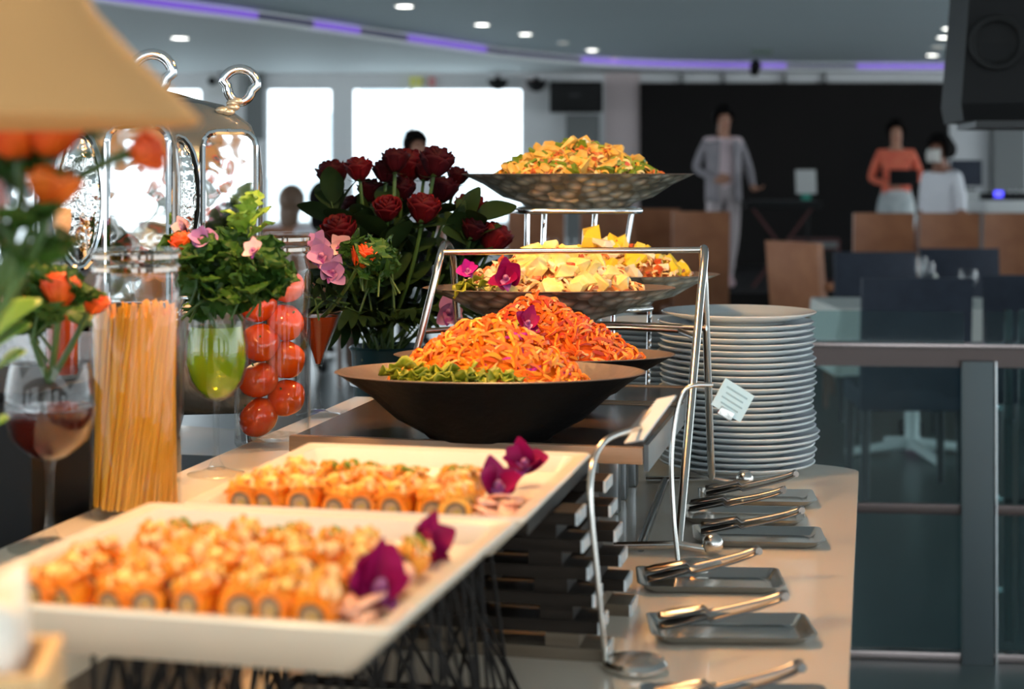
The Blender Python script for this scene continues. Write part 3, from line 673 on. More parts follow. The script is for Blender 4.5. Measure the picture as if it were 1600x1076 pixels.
person((wx(1400, 15.8), 15.8, .3), R(-10), 1.58, {'elR': (-.26, .02, 1.15), 'wrR': (-.08, -.20, 1.10), 'paR': (.0, -.23, 1.10), 'elL': (.26, .02, 1.15), 'wrL': (.10, -.20, 1.14), 'paL': (.03, -.24, 1.15)}, wom,
       'person in an orange long sleeved top and white skirt holding a dark tablet', hair='pony', extra=skirt)
tb_ = thing('tablet', (wx(1400, 15.8), 15.48, .3 + 1.06), 'dark tablet held by the person in the orange top', 'tablet'); MB().bbox((0, 0, 0), (.26, .02, .16), .006, XF(rot=(R(-30), 0, R(-10)))).build('body', 'black_plastic', tb_)
msk = {'top': 'shirt_white', 'sleeve': 'shirt_white', 'forearm': 'skin_dark', 'skin': 'skin_dark', 'leg': 'stage_dark', 'shoe': 'black_plastic'}
def maskfn(t, hc, sc, J):
    def f(u, v): a = R(-65 + 130 * u); return (hc.x + .078 * sc * math.sin(a), hc.y - (.098 + .016 * math.sin(math.pi * v)) * sc * math.cos(a) - .008, hc.z + (-.10 + .11 * v) * sc)
    o = MB().grid(f, 12, 6).build('face_mask', 'mask', t); m_ = o.modifiers.new('t', 'SOLIDIFY'); m_.thickness = .006
    MB().lathe([(.155, 1.30), (.165, 1.15), (.165, .98), (.185, .88), (.17, .88), (.15, 1.2)], 24, Matrix.Scale(sc, 4), sy=.72).build('loose_shirt', 'shirt_white', t)
person((wx(1470, 13.2), 13.2, 0), R(-58), 1.68, {'elL': (.24, .0, 1.15), 'wrL': (.22, -.12, .96), 'paL': (.21, -.18, .93)}, msk, 'person in a white short sleeved shirt wearing a pale face mask', hair='pony', extra=maskfn)
sit = {'pelvis': (0, 0, .56), 'spine': (0, .02, .73), 'chest': (0, .02, .92), 'nb': (0, .01, 1.055), 'neck': (0, -.005, 1.11), 'jaw': (0, -.03, 1.165), 'face': (0, -.022, 1.235), 'top': (0, -.005, 1.305), 'nose': (0, -.112, 1.222)}
for s, n in ((1, 'L'), (-1, 'R')): sit.update({'sh' + n: (s * .165, .01, 1.015), 'el' + n: (s * .22, -.04, .76), 'wr' + n: (s * .16, -.24, .74), 'pa' + n: (s * .12, -.30, .76), 'hip' + n: (s * .095, -.03, .53), 'kn' + n: (s * .11, -.45, .50), 'an' + n: (s * .11, -.43, .095), 'toe' + n: (s * .12, -.58, .035)})
wh = {'top': 'shirt_white', 'sleeve': 'shirt_white', 'forearm': 'skin', 'skin': 'skin', 'leg': 'stage_dark', 'shoe': 'black_plastic'}
pk = {'top': 'shirt_pink', 'sleeve': 'shirt_pink', 'forearm': 'skin', 'skin': 'skin', 'leg': 'stage_dark', 'shoe': 'black_plastic'}
person((wx(505, 11), 11, .0), R(175), 1.70, sit, wh, 'seated person with black hair and white shirt seen from behind by the window', hair='long')
person((wx(455, 12.3), 12.3, .0), R(165), 1.66, sit, pk, 'seated person with light brown hair seen from behind by the window', hairkey='hair_brown', hair='long')
for px, d, rz in ((505, 11, 175), (455, 12.3, 165)):
    p_ = Vector((wx(px, d), d, 0)); 
    dup(CH_B, p_ + Vector((0, .0, -.0)), (0, 0, R(rz)), 'brown leather chair under a person seated by the window', 'brown chairs by the window', scale=.88)
person((wx(648, 13), 13, 0), R(35), 1.70, {}, wh, 'person with black hair in a bun standing beyond the red roses', hair='bun')
# ------------------------------------------------------------------ risers, stands, trays
ZR = CZ - .352                                           # top of the dark riser
rs = thing('display_riser', (0, 0, 0), 'dark wooden display riser with light wood edges under the black salad bowl', 'riser', rz=-TA)
def board(v0, v1, u0, u1):
    MB().box(((u0 + u1) / 2, (v0 + v1) / 2, ZR - .010), (u1 - u0 - .004, v1 - v0 - .028, .020)).build('board', 'wood_dark', rs, smooth=0)
    for v in (v0 + .007, v1 - .007): MB().bbox(((u0 + u1) / 2, v, ZR - .009), (u1 - u0, .014, .022), .002).build('edging', 'wood_edge', rs)
    for u in (u0 + .03, u1 - .10):
        for v in (v0 + .05, v1 - .05): MB().bbox((u, v, (ZT + ZR - .02) / 2 if u > -.62 else (ZL + ZR - .02) / 2), (.03, .03, ZR - .02 - (ZT if u > -.62 else ZL)), .003).build('leg', 'chrome_grey', rs)
board(2.115, 2.535, -.765, -.288); board(2.545, 2.755, -.765, -.292)
MB().box((-.284, 2.325, ZR - .012), (.006, .41, .034)).build('end_strip', 'chrome_grey', rs, smooth=0)
MB().box((-.288, 2.65, ZR - .012), (.006, .20, .034)).build('end_strip', 'chrome_grey', rs, smooth=0)
# pedestal of crossed slats with bright reflections painted on the ends under the rear tray
ped = thing('slat_pedestal', (0, 0, 0), 'stepped pedestal of crossed dark slats with bright reflections painted on the ends under the rear tray', 'pedestal', rz=-TA)
NL, LH = 6, .170 / 6
for k in range(NL):
    ue = -.275 - .030 * k / (NL - 1); z = ZT + k * LH; key = 'slat_tan' if k < 1 else 'slat'  # bottom level coloured as if lit, same slats as above
    for v in (1.745, 1.930):
        s_ = MB().box(((ue - .60) / 2, v, z + .0065), (ue + .60, .052, .013)).build('slat', key, ped, smooth=0)
        MB().box((ue + .0015, v, z + .0065), (.003, .052, .013)).build('painted_reflection_end', 'painted_reflection_end', s_, smooth=0)
    for u in (-.55, -.44, ue - .045): MB().box((u, 1.78 if k == NL - 1 else 1.84, z + .0207), (.036, .355 if k == NL - 1 else .235, .0152)).build('cross_slat', 'slat' if k else 'slat_tan', ped, smooth=0)
# black wire stand under the front tray
ws = thing('wire_stand', (0, 0, 0), 'black criss cross wire stand under the front white tray', 'stand', rz=-TA)
ZB = 1.048                                               # underside of the trays
def ring_pts(u0, u1, v0, v1, z, n):
    out = []; c = [(u0, v0), (u1, v0), (u1, v1), (u0, v1)]
    for k in range(4):
        a, b = Vector(c[k]), Vector(c[(k + 1) % 4])
        for i in range(n): q = a.lerp(b, i / n); out.append(Vector((q.x, q.y, z)))
    return out
top_r = ring_pts(-.555, -.352, 1.12, 1.52, ZB - .004, 11); bot_r = ring_pts(-.565, -.335, 1.10, 1.585, ZT + .004, 11)
MB().tube(top_r, .004, 8, closed=True).build('top_ring', 'wire_black', ws); MB().tube(bot_r, .004, 8, closed=True).build('base_ring', 'wire_black', ws)
for i in range(44):
    for k in (random.choice((-2, -1, -3)), random.choice((1, 2, 4))): MB().tube([top_r[i], bot_r[(i + k) % 44]], .0019, 6).build('wire', 'wire_black', ws)
# white porcelain trays
def tray(vc, uc, w_, l_, label, rz):
    p = T(uc, vc, ZB); t = thing('serving_tray', p, label, 'tray', rz=rz)
    R3 = lambda w, l, r, z: [(x, y, z) for x, y in rrect(w, l, r, 5)]
    mb = MB(); loft(mb, [R3(w_ - .10, l_ - .09, .010, 0), R3(w_ - .075, l_ - .065, .010, .003), R3(w_ - .006, l_ - .006, .007, .038), R3(w_, l_, .006, .042), R3(w_ - .003, l_ - .003, .006, .0445),
                       R3(w_ - .030, l_ - .030, .014, .0425), R3(w_ - .050, l_ - .050, .012, .027), R3(w_ - .070, l_ - .070, .014, .025)])
    mb.build('dish', 'porcelain', t); return t
UC = -.455; tf = tray(1.226, UC - .020, .344, .352, 'white porcelain tray of sushi on the black wire stand', -TA - R(1.5)); tr = tray(1.582, UC + .002, .318, .350, 'white porcelain tray of sushi on the slat pedestal', -TA)
ZF = ZB + .0255
# sushi
def maki(key, top, label, group):
    t = thing('sushi_roll', (0, 0, 0), label, 'sushi', group)
    prof = [(0, -.0165), (.0205, -.0165), (.0222, -.013), (.0222, .013), (.0205, .0165), (0, .0165)]
    A = XF((0, 0, .0215), (R(90), 0, 0)); mb = MB().lathe(prof, 22, A)
    for v_ in range(len(mb.v)): x, y, z = mb.v[v_]; k = 1 + .05 * math.sin(9 * math.atan2(z - .0215, x) + y * 300); mb.v[v_] = (x * k, y, .0215 + (z - .0215) * k)
    mb.build('rice', key, t)
    MB().lathe([(.0105, .0164), (.0145, .0164), (.0145, .0178), (.0105, .0178)], 20, A, closed=True).build('seaweed', 'nori', t)
    MB().lathe([(0, .0164), (.0104, .0164), (.0095, .0182), (0, .0182)], 18, A).build('rice_core', 'rice_white', t)
    MB().ell((.002, -.0180, .0225), (.0060, .0022, .0035), 10, 6).build('filling', 'filling_mix', t)
    if top == 'shrimp':
        pts = [Vector((.016 * math.cos(R(a)), .013 * math.sin(R(a)), .0445 + .002 * math.sin(R(a * 2)))) for a in range(-30, 215, 22)]
        MB().tube(pts, [.0075 - .0035 * i / len(pts) for i in range(len(pts))], 8).build('shrimp', 'shrimp', t)
    elif top == 'slice':
        def f(u, v): x = (u - .5) * .050; return (x, (v - .5) * .034 + .003 * math.sin(u * 9), .0455 - 14 * x * x + .0012 * math.sin(v * 14))
        o = MB().grid(f, 10, 6).build('salmon_slice', 'salmon', t); o.modifiers.new('t', 'SOLIDIFY').thickness = .005
        MB().ell((0, .002, .0485), (.011, .010, .005), 12, 8).build('sauce', 'mayo', t)
    elif top == 'green':
        mb = MB()
        for k in range(7): a = k * .9; mb.ell((.008 * math.cos(a), .009 * math.sin(a), .047 + .002 * (k % 3)), (.007, .004, .004), 8, 6)
        mb.build('garnish', 'greenbit', t)
    else:
        mb = MB().ell((0, 0, .0465), (.013, .012, .007)); mb.ell((.004, .003, .052), (.006, .006, .005)); mb.build('sauce', 'mayo', t)
    mb = MB(); rn = random.Random(len(label))
    for k in range(16):                                  # loose crab shreds heaped over the roll
        a = rn.uniform(0, 6.28); x, y = rn.uniform(-.017, .017), rn.uniform(-.015, .015); z = .0435 - 12 * x * x; dx, dy = .007 * math.cos(a), .007 * math.sin(a)
        mb.tube([(x - dx, y - dy, z), (x, y, z + rn.uniform(.004, .010)), (x + dx, y + dy, z + .001)], rn.uniform(.0022, .0038), 5)
    mb.build('crab_shreds', M['crab'], t)
    return t
M['crab'] = rand_mat('crab', [(.92, .30, .008), (.94, .46, .05), (.95, .62, .20), (.88, .22, .005), (.95, .52, .08), (.90, .38, .02), (.94, .70, .36)])
KS = [('salmon', 'slice'), ('salmon', 'shrimp'), ('rice', 'shrimp'), ('salmon', 'mayo'), ('rice', 'green')]
def fill_tray(tt, rows, where, yc0, dy, group):
    desc = ['orange sushi roll draped with a salmon slice', 'orange sushi roll topped with a curled shrimp', 'pale sushi roll topped with a curled shrimp', 'orange sushi roll capped with creamy sauce', 'pale sushi roll with a green garnish']
    protos = {}
    for r, (n, x0, x1) in enumerate(rows):
        for i in range(n):
            k = random.choice((0, 1, 2, 3)) if r < len(rows) - 1 else random.choice((3, 4, 0, 4)); k = 0 if (r == 0 and random.random() < .4) else k
            loc = tt.matrix_basis @ Vector((x0 + (x1 - x0) * i / (n - 1) + random.uniform(-.002, .002), yc0 + dy * r + random.uniform(-.002, .002), ZF - ZB + .0005))
            rot = (R(random.uniform(-3, 12)), R(random.uniform(-25, 25)), tt.rotation_euler.z + R(random.uniform(-24, 24)))
            if k not in protos:
                protos[k] = maki(*KS[k], desc[k] + where, group + ', ' + desc[k]); protos[k].location = loc; protos[k].rotation_euler = rot; protos[k].scale = (.68,) * 3; continue
            dup(protos[k], loc, rot, scale=random.uniform(.60, .74))
fill_tray(tf, [(8, -.112, .100), (8, -.108, .098), (8, -.108, .096), (8, -.102, .098), (8, -.096, .104), (8, -.090, .112)], ' in the front tray', -.122, .033, 'sushi in the front tray')
fill_tray(tr, [(8, -.116, .088), (8, -.112, .082), (8, -.106, .080), (8, -.100, .078)], ' in the rear tray', -.122, .031, 'sushi in the rear tray')
def ginger(tt, x, y, n, lb):
    mb = MB()
    for k in range(n):
        a = random.random() * 6.3
        def f(u, v): r = .022 * v; th = a + u * 4.5; return (x + r * math.cos(th) + random.uniform(-.0006, .0006), y + (k - n / 2) * .012 + r * math.sin(th), .030 + .004 * k % .012 + .006 * math.sin(u * 7 + k) * v)
        mb.grid(f, 12, 3)
    o = mb.build('pickled_ginger', 'ginger'); o.matrix_world = tt.matrix_basis.copy(); o.modifiers.new('t', 'SOLIDIFY').thickness = .0022
    return tag(o, lb, 'ginger', kind='stuff')
ginger(tf, .118, -.06, 9, 'pink pickled ginger along the right side of the front tray'); ginger(tr, .118, -.075, 7, 'pink pickled ginger along the right side of the rear tray')
# flowers
def petal_mesh(name, key, L, W, curl, th=.0012, tip=.6, n=8):
    def f(u, v):
        w_ = W * math.sin(math.pi * min(1, (v * .93 + .04)) ** tip) ** .8; x = (u - .5) * w_ * 2
        return (x, L * v, curl * L * v * v + .25 * x * x / W * 1.2)
    mb = MB().grid(f, 6, n); return mb.data(name, key)
ORC = {}
def orchid(loc, s, rot, key, label, group=None):
    if key not in ORC: ORC[key] = (petal_mesh('petal', key, .030, .0125, .25), petal_mesh('petal', key, .028, .0165, .2), MB().ell((0, 0, .006), (.0045, .0045, .008), 10, 8).data('column', 'orchid_lip'), petal_mesh('lip', 'orchid_lip', .018, .009, -.6))
    a, b, c, l = ORC[key]; t = thing('orchid_flower', loc, label, 'flower', group, rot=rot); t.scale = (s,) * 3
    for ang, me in ((0, a), (125, a), (-125, a), (68, b), (-68, b)): place('petal', me, t, (0, 0, 0), (R(random.uniform(8, 50)), R(random.uniform(-22, 22)), R(ang + random.uniform(-14, 14))), random.uniform(.85, 1.2))
    place('column', c, t); place('lip', l, t, (0, 0, .004), (R(40), 0, R(180))); return t
orchid(P(822, 728, 1.70), 1.0, (R(50), R(10), R(-20)), 'orchid', 'deep purple orchid standing upright on the rear sushi tray')
orchid(P(776, 764, 1.585), 1.05, (R(48), R(-14), R(25)), 'orchid', 'deep purple orchid lying over the sushi of the rear tray')
orchid(P(655, 860, 1.37), 1.2, (R(50), R(25), R(30)), 'orchid', 'deep purple orchid at the back corner of the front sushi tray')
orchid(P(588, 922, 1.205), 1.1, (R(50), R(-10), R(40)), 'orchid', 'deep purple orchid at the front edge of the front sushi tray')
def leaf_me(key, L=.06, W=.02, curl=.15, lobes=0, thick=.001):
    def f(u, v):
        w_ = W * math.sin(math.pi * (v * .96 + .02)) ** .75 * (1 + (.35 * math.sin(v * lobes * 6.28) if lobes else 0)); x = (u - .5) * 2 * w_
        return (x, L * v, curl * L * math.sin(v * 2.2) + 4 * x * x + (.004 * math.sin(u * 11) * math.sin(v * 13) if lobes else 0))
    return MB().grid(f, 6, 10).data('leaf', key)
LEAF = {k: leaf_me(*a) for k, a in dict(g=('leaf', .05, .022, .15, 3), l=('leaf_light', .06, .022, .2, 3), d=('leaf_dark', .066, .021, .15), p=('leaf_palm', .16, .012, .12), s=('leaf_light', .09, .028, .25)).items()}
def sprig(loc, n, kind, spread, up, label, rot=(0, 0, 0), s=1, stem=.08):
    t = thing('leaf_sprig', loc, label, 'leaves', rot=rot)
    MB().tube([(0, 0, -stem), (0, 0, 0), (.004, .003, up)], [.0018, .0016, .001], 6).build('stem', 'stem', t)
    for k in range(n):
        a = k * 2.4 + random.uniform(-.3, .3); h = up * (k + .5) / n
        place('leaf', LEAF[kind], t, (.003 * math.cos(a), .003 * math.sin(a), h), (R(random.uniform(5, 60)), R(random.uniform(-20, 20)), a), s * random.uniform(.8, 1.2))
    return t
# rose: layered cupped petals, sepals, stem and leaves
def bloom_me(key, r, h, open_=.5):
    mb = MB()
    for L_, (n, rr, hh, op) in enumerate(((3, .34, 1.0, .0), (4, .58, .98, .10), (5, .82, .90, .22), (5, 1.0, .78, .45))):
        for k in range(n):
            a0 = k * 6.2832 / n + L_ * .7
            def f(u, v):
                th = a0 + (u - .5) * 6.2832 / n * 1.45; q = r * rr * (.35 + .65 * math.sin(min(1, v * 1.25) * math.pi / 2)) + r * op * open_ * max(0, v - .7) * 3.0
                top = hh * (1 - .28 * (2 * u - 1) ** 2); return (q * math.cos(th), q * math.sin(th), h * v * top)
            mb.grid(f, 5, 6)
    return mb.data('bloom', key, 60)
SEPAL = leaf_me('stem', .022, .005, -.3)
def rose(loc, key, r, h, label, group, stem_to=None, tilt=(0, 0, 0), leaves=2, leafk='d', me={}):
    k = (key, r, h)
    if k not in me: me[k] = bloom_me(key, r, h)
    t = thing('rose', loc, label, 'rose', group); b = place('bloom', me[k], t, (0, 0, 0), tilt); b.modifiers.new('t', 'SOLIDIFY').thickness = .0011
    for i in range(4): place('sepal', SEPAL, t, (0, 0, 0), (tilt[0] + R(15), tilt[1], R(90 * i)), r / .022)
    if stem_to is not None:
        q = Vector(stem_to) - Vector(loc); mid = q * .45 + Vector((0, 0, .0)); ax = Euler(tilt).to_matrix() @ Vector((0, 0, -1)); pts = arc((0, 0, .004), ax * q.length * .4, q, 8)
        MB().tube(pts, [.0034] * 9, 6).build('stem', 'stem', t)
        for i in range(leaves):
            pt = pts[2 + (i * 2) % 5]; place('leaf', LEAF[leafk], t, pt, (R(random.uniform(-5, 45)), R(random.uniform(-30, 30)), random.uniform(0, 6.28)), random.uniform(.7, 1.1))
    return t
# bouquet of dark red roses in a bucket
bp_ = T(-.86, 2.90, ZT); vz = thing('flower_bucket', bp_, 'dark teal bucket holding the red rose bouquet', 'vase')
MB().lathe([(0, 0), (.052, 0), (.055, .004), (.066, .19), (.070, .196), (.066, .2), (.062, .19), (.052, .008), (0, .008)], 32).build('body', 'teal_vase', vz)
MB().lathe([(.0655, .13), (.0685, .13), (.0695, .15), (.0665, .15)], 32, closed=True).build('band', 'chrome_grey', vz)
mouth = bp_ + Vector((0, 0, .19))
RP = [(130, 165, .026, 0), (245, 140, .022, 1), (365, 150, .021, 0), (470, 125, .030, 1), (592, 108, .027, 0), (692, 172, .018, 0), (625, 235, .024, 0), (375, 320, .022, 2), (535, 325, .026, 2), (230, 325, .025, 0), (160, 425, .027, 2), (745, 330, .028, 1), (765, 415, .022, 0), (850, 460, .027, 1), (300, 240, .022, 0), (440, 235, .022, 0), (410, 100, .022, 0), (545, 140, .022, 0)]
for i, (x, y, r, k) in enumerate(RP):
    d = 3.0 + (random.uniform(-.08, .10) if k != 2 else -.10); q = P(480 + x / 2.99, 210 + y / 2.99 + 10, d); dx = (q.x - bp_.x) / .2
    tl = (R(random.uniform(-6, 14)) + (R(18) if k == 2 else 0), R(22 * dx), 0)
    rose(q - Vector((0, 0, r * .8)), 'rose_red' if k else 'rose_dark', r, r * 2.0, ('brighter ' if k else 'dark ') + 'red rose in the big bouquet behind the salad bowls', 'dark roses of the bouquet' if not k else 'bright red roses of the bouquet', mouth + Vector((random.uniform(-.03, .03), random.uniform(-.03, .03), 0)), tl, 3)
for k in range(24):
    a = random.uniform(0, 6.28); q = mouth + Vector((random.uniform(-.09, .17), random.uniform(-.12, .05), random.uniform(.03, .19)))
    sprig(q, 9, 'd', .1, .11, 'dark glossy leaves filling the red rose bouquet', (R(random.uniform(-30, 30)), R(random.uniform(-40, 40)), a), 1.15, .05)['group'] = 'leaves of the bouquet'
for k in range(12):
    a = R(-170 + 15 * k); q = mouth + Vector((.05 * math.cos(a), .06 * math.sin(a) - .02, random.uniform(.045, .07)))
    t = thing('palm_frond', q, 'long dark palm frond drooping below the red roses', 'leaves', 'palm fronds of the bouquet', rot=(R(random.uniform(0, 17)), R(random.uniform(-20, 20)), a - R(90))); t.scale = (.62 if math.cos(a) > -.1 else 1,) * 3      # shorter ones beside the steel stands
    MB().tube([(0, -.02, -.04), (0, .03, .02), (0, .12, .03)], .0016, 6).build('stem', 'stem', t)
    for j in range(7):
        for s in (-1, 1): place('leaflet', LEAF['p'], t, (0, .015 + .015 * j, .01 + .003 * j), (R(-8 - 6 * j / 2), R(10 * s), R(-s * (58 - 6 * j))), .62 + .03 * j)
# ------------------------------------------------------------------ jars and glasses on the ledge
def jar(loc, r, H, label):
    t = thing('glass_jar', loc, label, 'jar')
    o = [(r * .95, 0), (r, .004), (r, H * .80), (r * .985, H * .84), (r * .90, H * .885), (r * .89, H * .905)]
    rim = [(r * .97, H * .91), (r * .985, H * .925), (r * .97, H * .94), (r * .91, H * .945), (r * .93, H * .965), (r * .97, H * .975), (r * .97, H), (r * .90, H)]
    i = [(r * .86, H * .95), (r * .86, H * .89), (r * .955, H * .83), (r * .965, .012), (0.0005, .010)]
    MB().lathe(o + rim + i + [(0.0005, 0)], 48, closed=True).build('body', 'glass_thick', t)
    for z in (.925, .972): MB().lathe([(r * .955, H * (z - .011)), (r * 1.0, H * (z - .008)), (r * 1.0, H * (z + .008)), (r * .955, H * (z + .011))], 40, closed=True).build('thread', M['jar_rim'], t)
    return t
M['jar_rim'] = glass('jar_rim', (.74, .56, .34), .20, .7)  # amber tint stands for warm light reflected in the rim
pj = T(-.815, 1.745, ZL); pj = P(212, 805, 1.868); pj.z = ZL
jar(pj, .0505, .300, 'tall glass jar packed with dry spaghetti')
mb = MB()
for k in range(230):
    rr = .0455 * math.sqrt(random.random()) if k > 110 else .0452 * random.uniform(.93, 1); a = random.random() * 6.283; b = a + random.gauss(.62, .10); r2 = min(.0455, rr * random.uniform(.9, 1.04)); zt = .232 + random.uniform(-.012, .008)
    p0 = Vector((rr * math.cos(a), rr * math.sin(a), .013)); p1 = Vector((r2 * math.cos(b), r2 * math.sin(b), zt)); md = (p0 + p1) / 2
    if md.xy.length < rr * .97: md.x *= 1.0; md.y *= 1.0
    mb.tube([p0, md, p1], .0014, 5)
mb.lathe([(0, .013), (.040, .013), (.040, .225), (0, .225)], 24)
tag(mb.build('spaghetti', 'pasta', loc=pj), 'bundle of yellow dry spaghetti standing in the tall glass jar', 'spaghetti', kind='stuff')
tj = P(426, 695, 2.354); tj.z = ZL
jar(tj, .0535, .300, 'tall glass jar filled with whole tomatoes')
def tomato_me(s):
    mb = MB().ell((0, 0, 0), (s, s, s * .86), 20, 12)
    for i, (x, y, z) in enumerate(mb.v): a = math.atan2(y, x); k = 1 + .03 * math.cos(5 * a); q = math.hypot(x, y) / s; mb.v[i] = (x * k, y * k, z - (.12 * s * max(0, 1 - q * 2.2) if z > 0 else 0))
    return mb.data('tomato', 'tomato')
TOM = tomato_me(.0305); mb = MB()
for k in range(5): a = k * 1.2566; mb.tube([(0, 0, .019), (.008 * math.cos(a), .008 * math.sin(a), .022), (.014 * math.cos(a), .014 * math.sin(a), .020)], [.002, .0018, .0006], 5)
mb.tube([(0, 0, .018), (.001, 0, .027)], .0014, 5); CAL = mb.data('calyx', 'calyx')
for k in range(8):
    a = R(200) + k * R(180) + random.uniform(-.35, .35); z = .040 + k * .0265
    t = thing('tomato', tj + Vector((.0195 * math.cos(a), .0195 * math.sin(a), z)), 'red tomato piled in the tall glass jar', 'tomato', 'tomatoes in the glass jar', rot=(random.uniform(-1, 1.2), random.uniform(-.9, .9), a)); t.scale = (random.uniform(.88, 1.04),) * 3
    place('fruit', TOM, t); place('calyx', CAL, t)
# glass posies
def posy(g, mouth_, items, where):
    for it in items:
        kind, px, py, d = it[:4]; q = P(px, py, d)
        if kind == 'bud': rose(q - Vector((0, 0, .012)), it[4], it[5], it[5] * 2.1, it[6] + where, None, mouth_, (R(random.uniform(-15, 15)), R(it[7] if len(it) > 7 else 0), 0), 1, 'g')
        elif kind == 'orchid': orchid(q, it[5], (R(75), R(random.uniform(-30, 30)), R(random.uniform(-25, 25))), it[4], it[6] + where)
        else:
            for j in range(it[5]):
                qq = q + Vector((random.uniform(-1, 1), random.uniform(-1, 1), random.uniform(-.7, .7))) * it[6]
                sp = sprig(qq, 7, it[4], .05, .035, it[7] + where, (R(random.uniform(-50, 50)), R(random.uniform(-50, 50)), random.uniform(0, 6.3)), it[8] if len(it) > 8 else .8, .03); sp['group'] = it[7] + where
gg = P(338, 742, 2.12); gg.z = ZL
wine_glass(gg, .200, .041, 'wine glass of green drink topped with parsley between the jars', liquid='wine_green', fill=.90)
m_ = gg + Vector((0, 0, .185))
posy('g', m_, [('leaf', 345, 462, 2.10, 'g', 8, .030, 'curly dark green parsley', .9), ('leaf', 400, 452, 2.08, 'g', 5, .022, 'curly dark green parsley', .8), ('leaf', 318, 430, 2.12, 'g', 3, .018, 'curly dark green parsley', .8),
               ('leaf', 392, 372, 2.12, 'l', 1, .004, 'pale green lettuce frill', .6), ('bud', 290, 382, 2.10, 'orange_bud', .014, 'small red orange rosebud', -15), ('orchid', 318, 375, 2.08, 'lilac', .85, 'lilac orchid'), ('orchid', 290, 358, 2.14, 'pink', .7, 'pale pink orchid'), ('orchid', 398, 390, 2.05, 'pink', .6, 'small pink orchid')], ' in the green wine glass')
g3 = P(497, 640, 2.64); g3.z = ZL
wine_glass(g3, .165, .039, 'cone shaped glass of orange drink beside the tomato jar', liquid='wine_rose', fill=.92, cone=True)
posy('g', g3 + Vector((0, 0, .15)), [('orchid', 505, 400, 2.62, 'lilac', 1.1, 'big lilac orchid'), ('orchid', 520, 425, 2.58, 'lilac', 1.0, 'lower lilac orchid'), ('orchid', 492, 385, 2.66, 'lilac', .9, 'rear lilac orchid'), ('orchid', 532, 385, 2.62, 'pink', .75, 'pale pink orchid'), ('bud', 560, 405, 2.56, 'orange_bud', .019, 'open orange rose', 25),
               ('leaf', 580, 440, 2.58, 'g', 7, .030, 'curly green parsley', .75), ('leaf', 510, 470, 2.6, 'd', 3, .02, 'dark leaf', .5)], ' in the cone shaped glass')
g1 = P(55, 857, 1.705); g1.z = ZL; g1.x += .015
wine_glass(g1, .190, .047, 'wine glass of red wine with orange rosebuds beside the spaghetti jar', liquid='wine_red', fill=.55)
posy('g', g1 + Vector((0, 0, .17)), [('bud', 44, 478, 1.70, 'orange_bud', .013, 'orange rosebud leaning left', -10), ('bud', 92, 462, 1.66, 'orange_bud', .017, 'plump orange rosebud', 0), ('bud', 140, 470, 1.70, 'orange_bud', .012, 'slim orange rosebud leaning right', 28), ('orchid', 8, 485, 1.66, 'lilac', .8, 'purple orchid'),
               ('leaf', 80, 515, 1.69, 'g', 5, .03, 'green leaf', .7), ('leaf', 20, 455, 1.70, 'd', 3, .02, 'dark leaf', .6)], ' in the red wine glass')
for i, (x, y, rz_) in enumerate(((10, 575, 70), (5, 610, 85), (16, 650, 100), (2, 672, 120), (4, 750, 110))):
    q = P(x - 60, y, 1.45); place_ = place('broad_leaf', LEAF['s'], None, q, (R(35), R(20), R(-rz_)), .95); place_.modifiers.new('t', 'SOLIDIFY').thickness = .0012; tag(place_, 'broad pale green leaf hanging by the red wine glass', 'leaf', 'broad pale leaves')
# posy close to the lens: vase of orange blooms under the lamp shade
vs_ = Vector((-.445, 1.16, ZL)); t = thing('bud_vase', T(-.70, 1.03, ZL), 'slim chrome vase holding orange blooms under the tan lamp shade', 'vase')
MB().lathe([(0, 0), (.028, 0), (.030, .006), (.018, .05), (.022, .12), (.015, .19), (.019, .21), (.016, .21), (.013, .19), (0, .03)], 28).build('body', 'chrome', t)
m2 = T(-.70, 1.03, ZL + .20)
for px, py, key, r, tl, lb in ((30, 225, 'orange_bud', .019, -10, 'big red orange bloom right under the lamp shade'), (78, 222, 'orange_bud', .017, 5, 'red orange bloom beside the biggest one under the lamp shade'), (78, 300, 'yellow_bud', .016, 10, 'yellow orange bloom hanging lowest in the blurred posy'), (205, 222, 'orange_bud', .013, 70, 'orange bloom reaching sideways from the blurred posy'), (-5, 325, 'pink', .017, -40, 'pink bloom at the low side of the blurred posy')):
    rose(P(px, py, 1.12) - Vector((0, 0, .01)), key, r, r * 1.8, lb, None, m2, (R(0), R(tl), 0), 1, 'g')
for x, y in ((45, 262), (62, 275), (150, 215), (30, 290)): sprig(P(x, y, 1.13), 6, 'g', .03, .02, 'dark green leaves of the blurred posy under the lamp shade', (R(20), R(30), random.random() * 6), .42, .02)['group'] = 'leaves of the blurred posy'
# small corked bottle of red preserve
q = P(116, 500, 2.02); q.z = ZT
t = thing('plinth_box', T(-.99, 1.78, ZT + .0065), 'dark service box standing behind the raised shelf', 'box', rz=-TA); MB().bbox((0, 0, .127), (.18, .22, .254), .006).build('body', 'black_plastic', t); MB().bbox((0, 0, .258), (.19, .23, .012), .003).build('lid', 'black_bowl', t)
bz = ZT + .271; q = T(-.932, 1.80, bz); t = thing('corked_bottle', q, 'clear bottle of red preserve closed with a cork', 'bottle'); t.scale = (.66,) * 3
MB().lathe([(0, 0), (.030, 0), (.032, .005), (.032, .20), (.026, .23), (.015, .245), (.015, .265), (.013, .265), (.012, .245), (.024, .227), (.029, .198), (.029, .006), (0, .004)], 28).build('body', 'glass', t)
MB().lathe([(0, .007), (.028, .007), (.028, .19), (0, .19)], 24).build('preserve', 'wine_rose', t); MB().lathe([(0, .255), (.0118, .255), (.016, .27), (.0165, .30), (0, .302)], 20).build('cork', 'cork', t)
MB().tube(arc((.015, 0, .255), (.05, -.01, .30), (.045, 0, .22), 8), .0016, 6).build('bail_wire', 'steel', t)
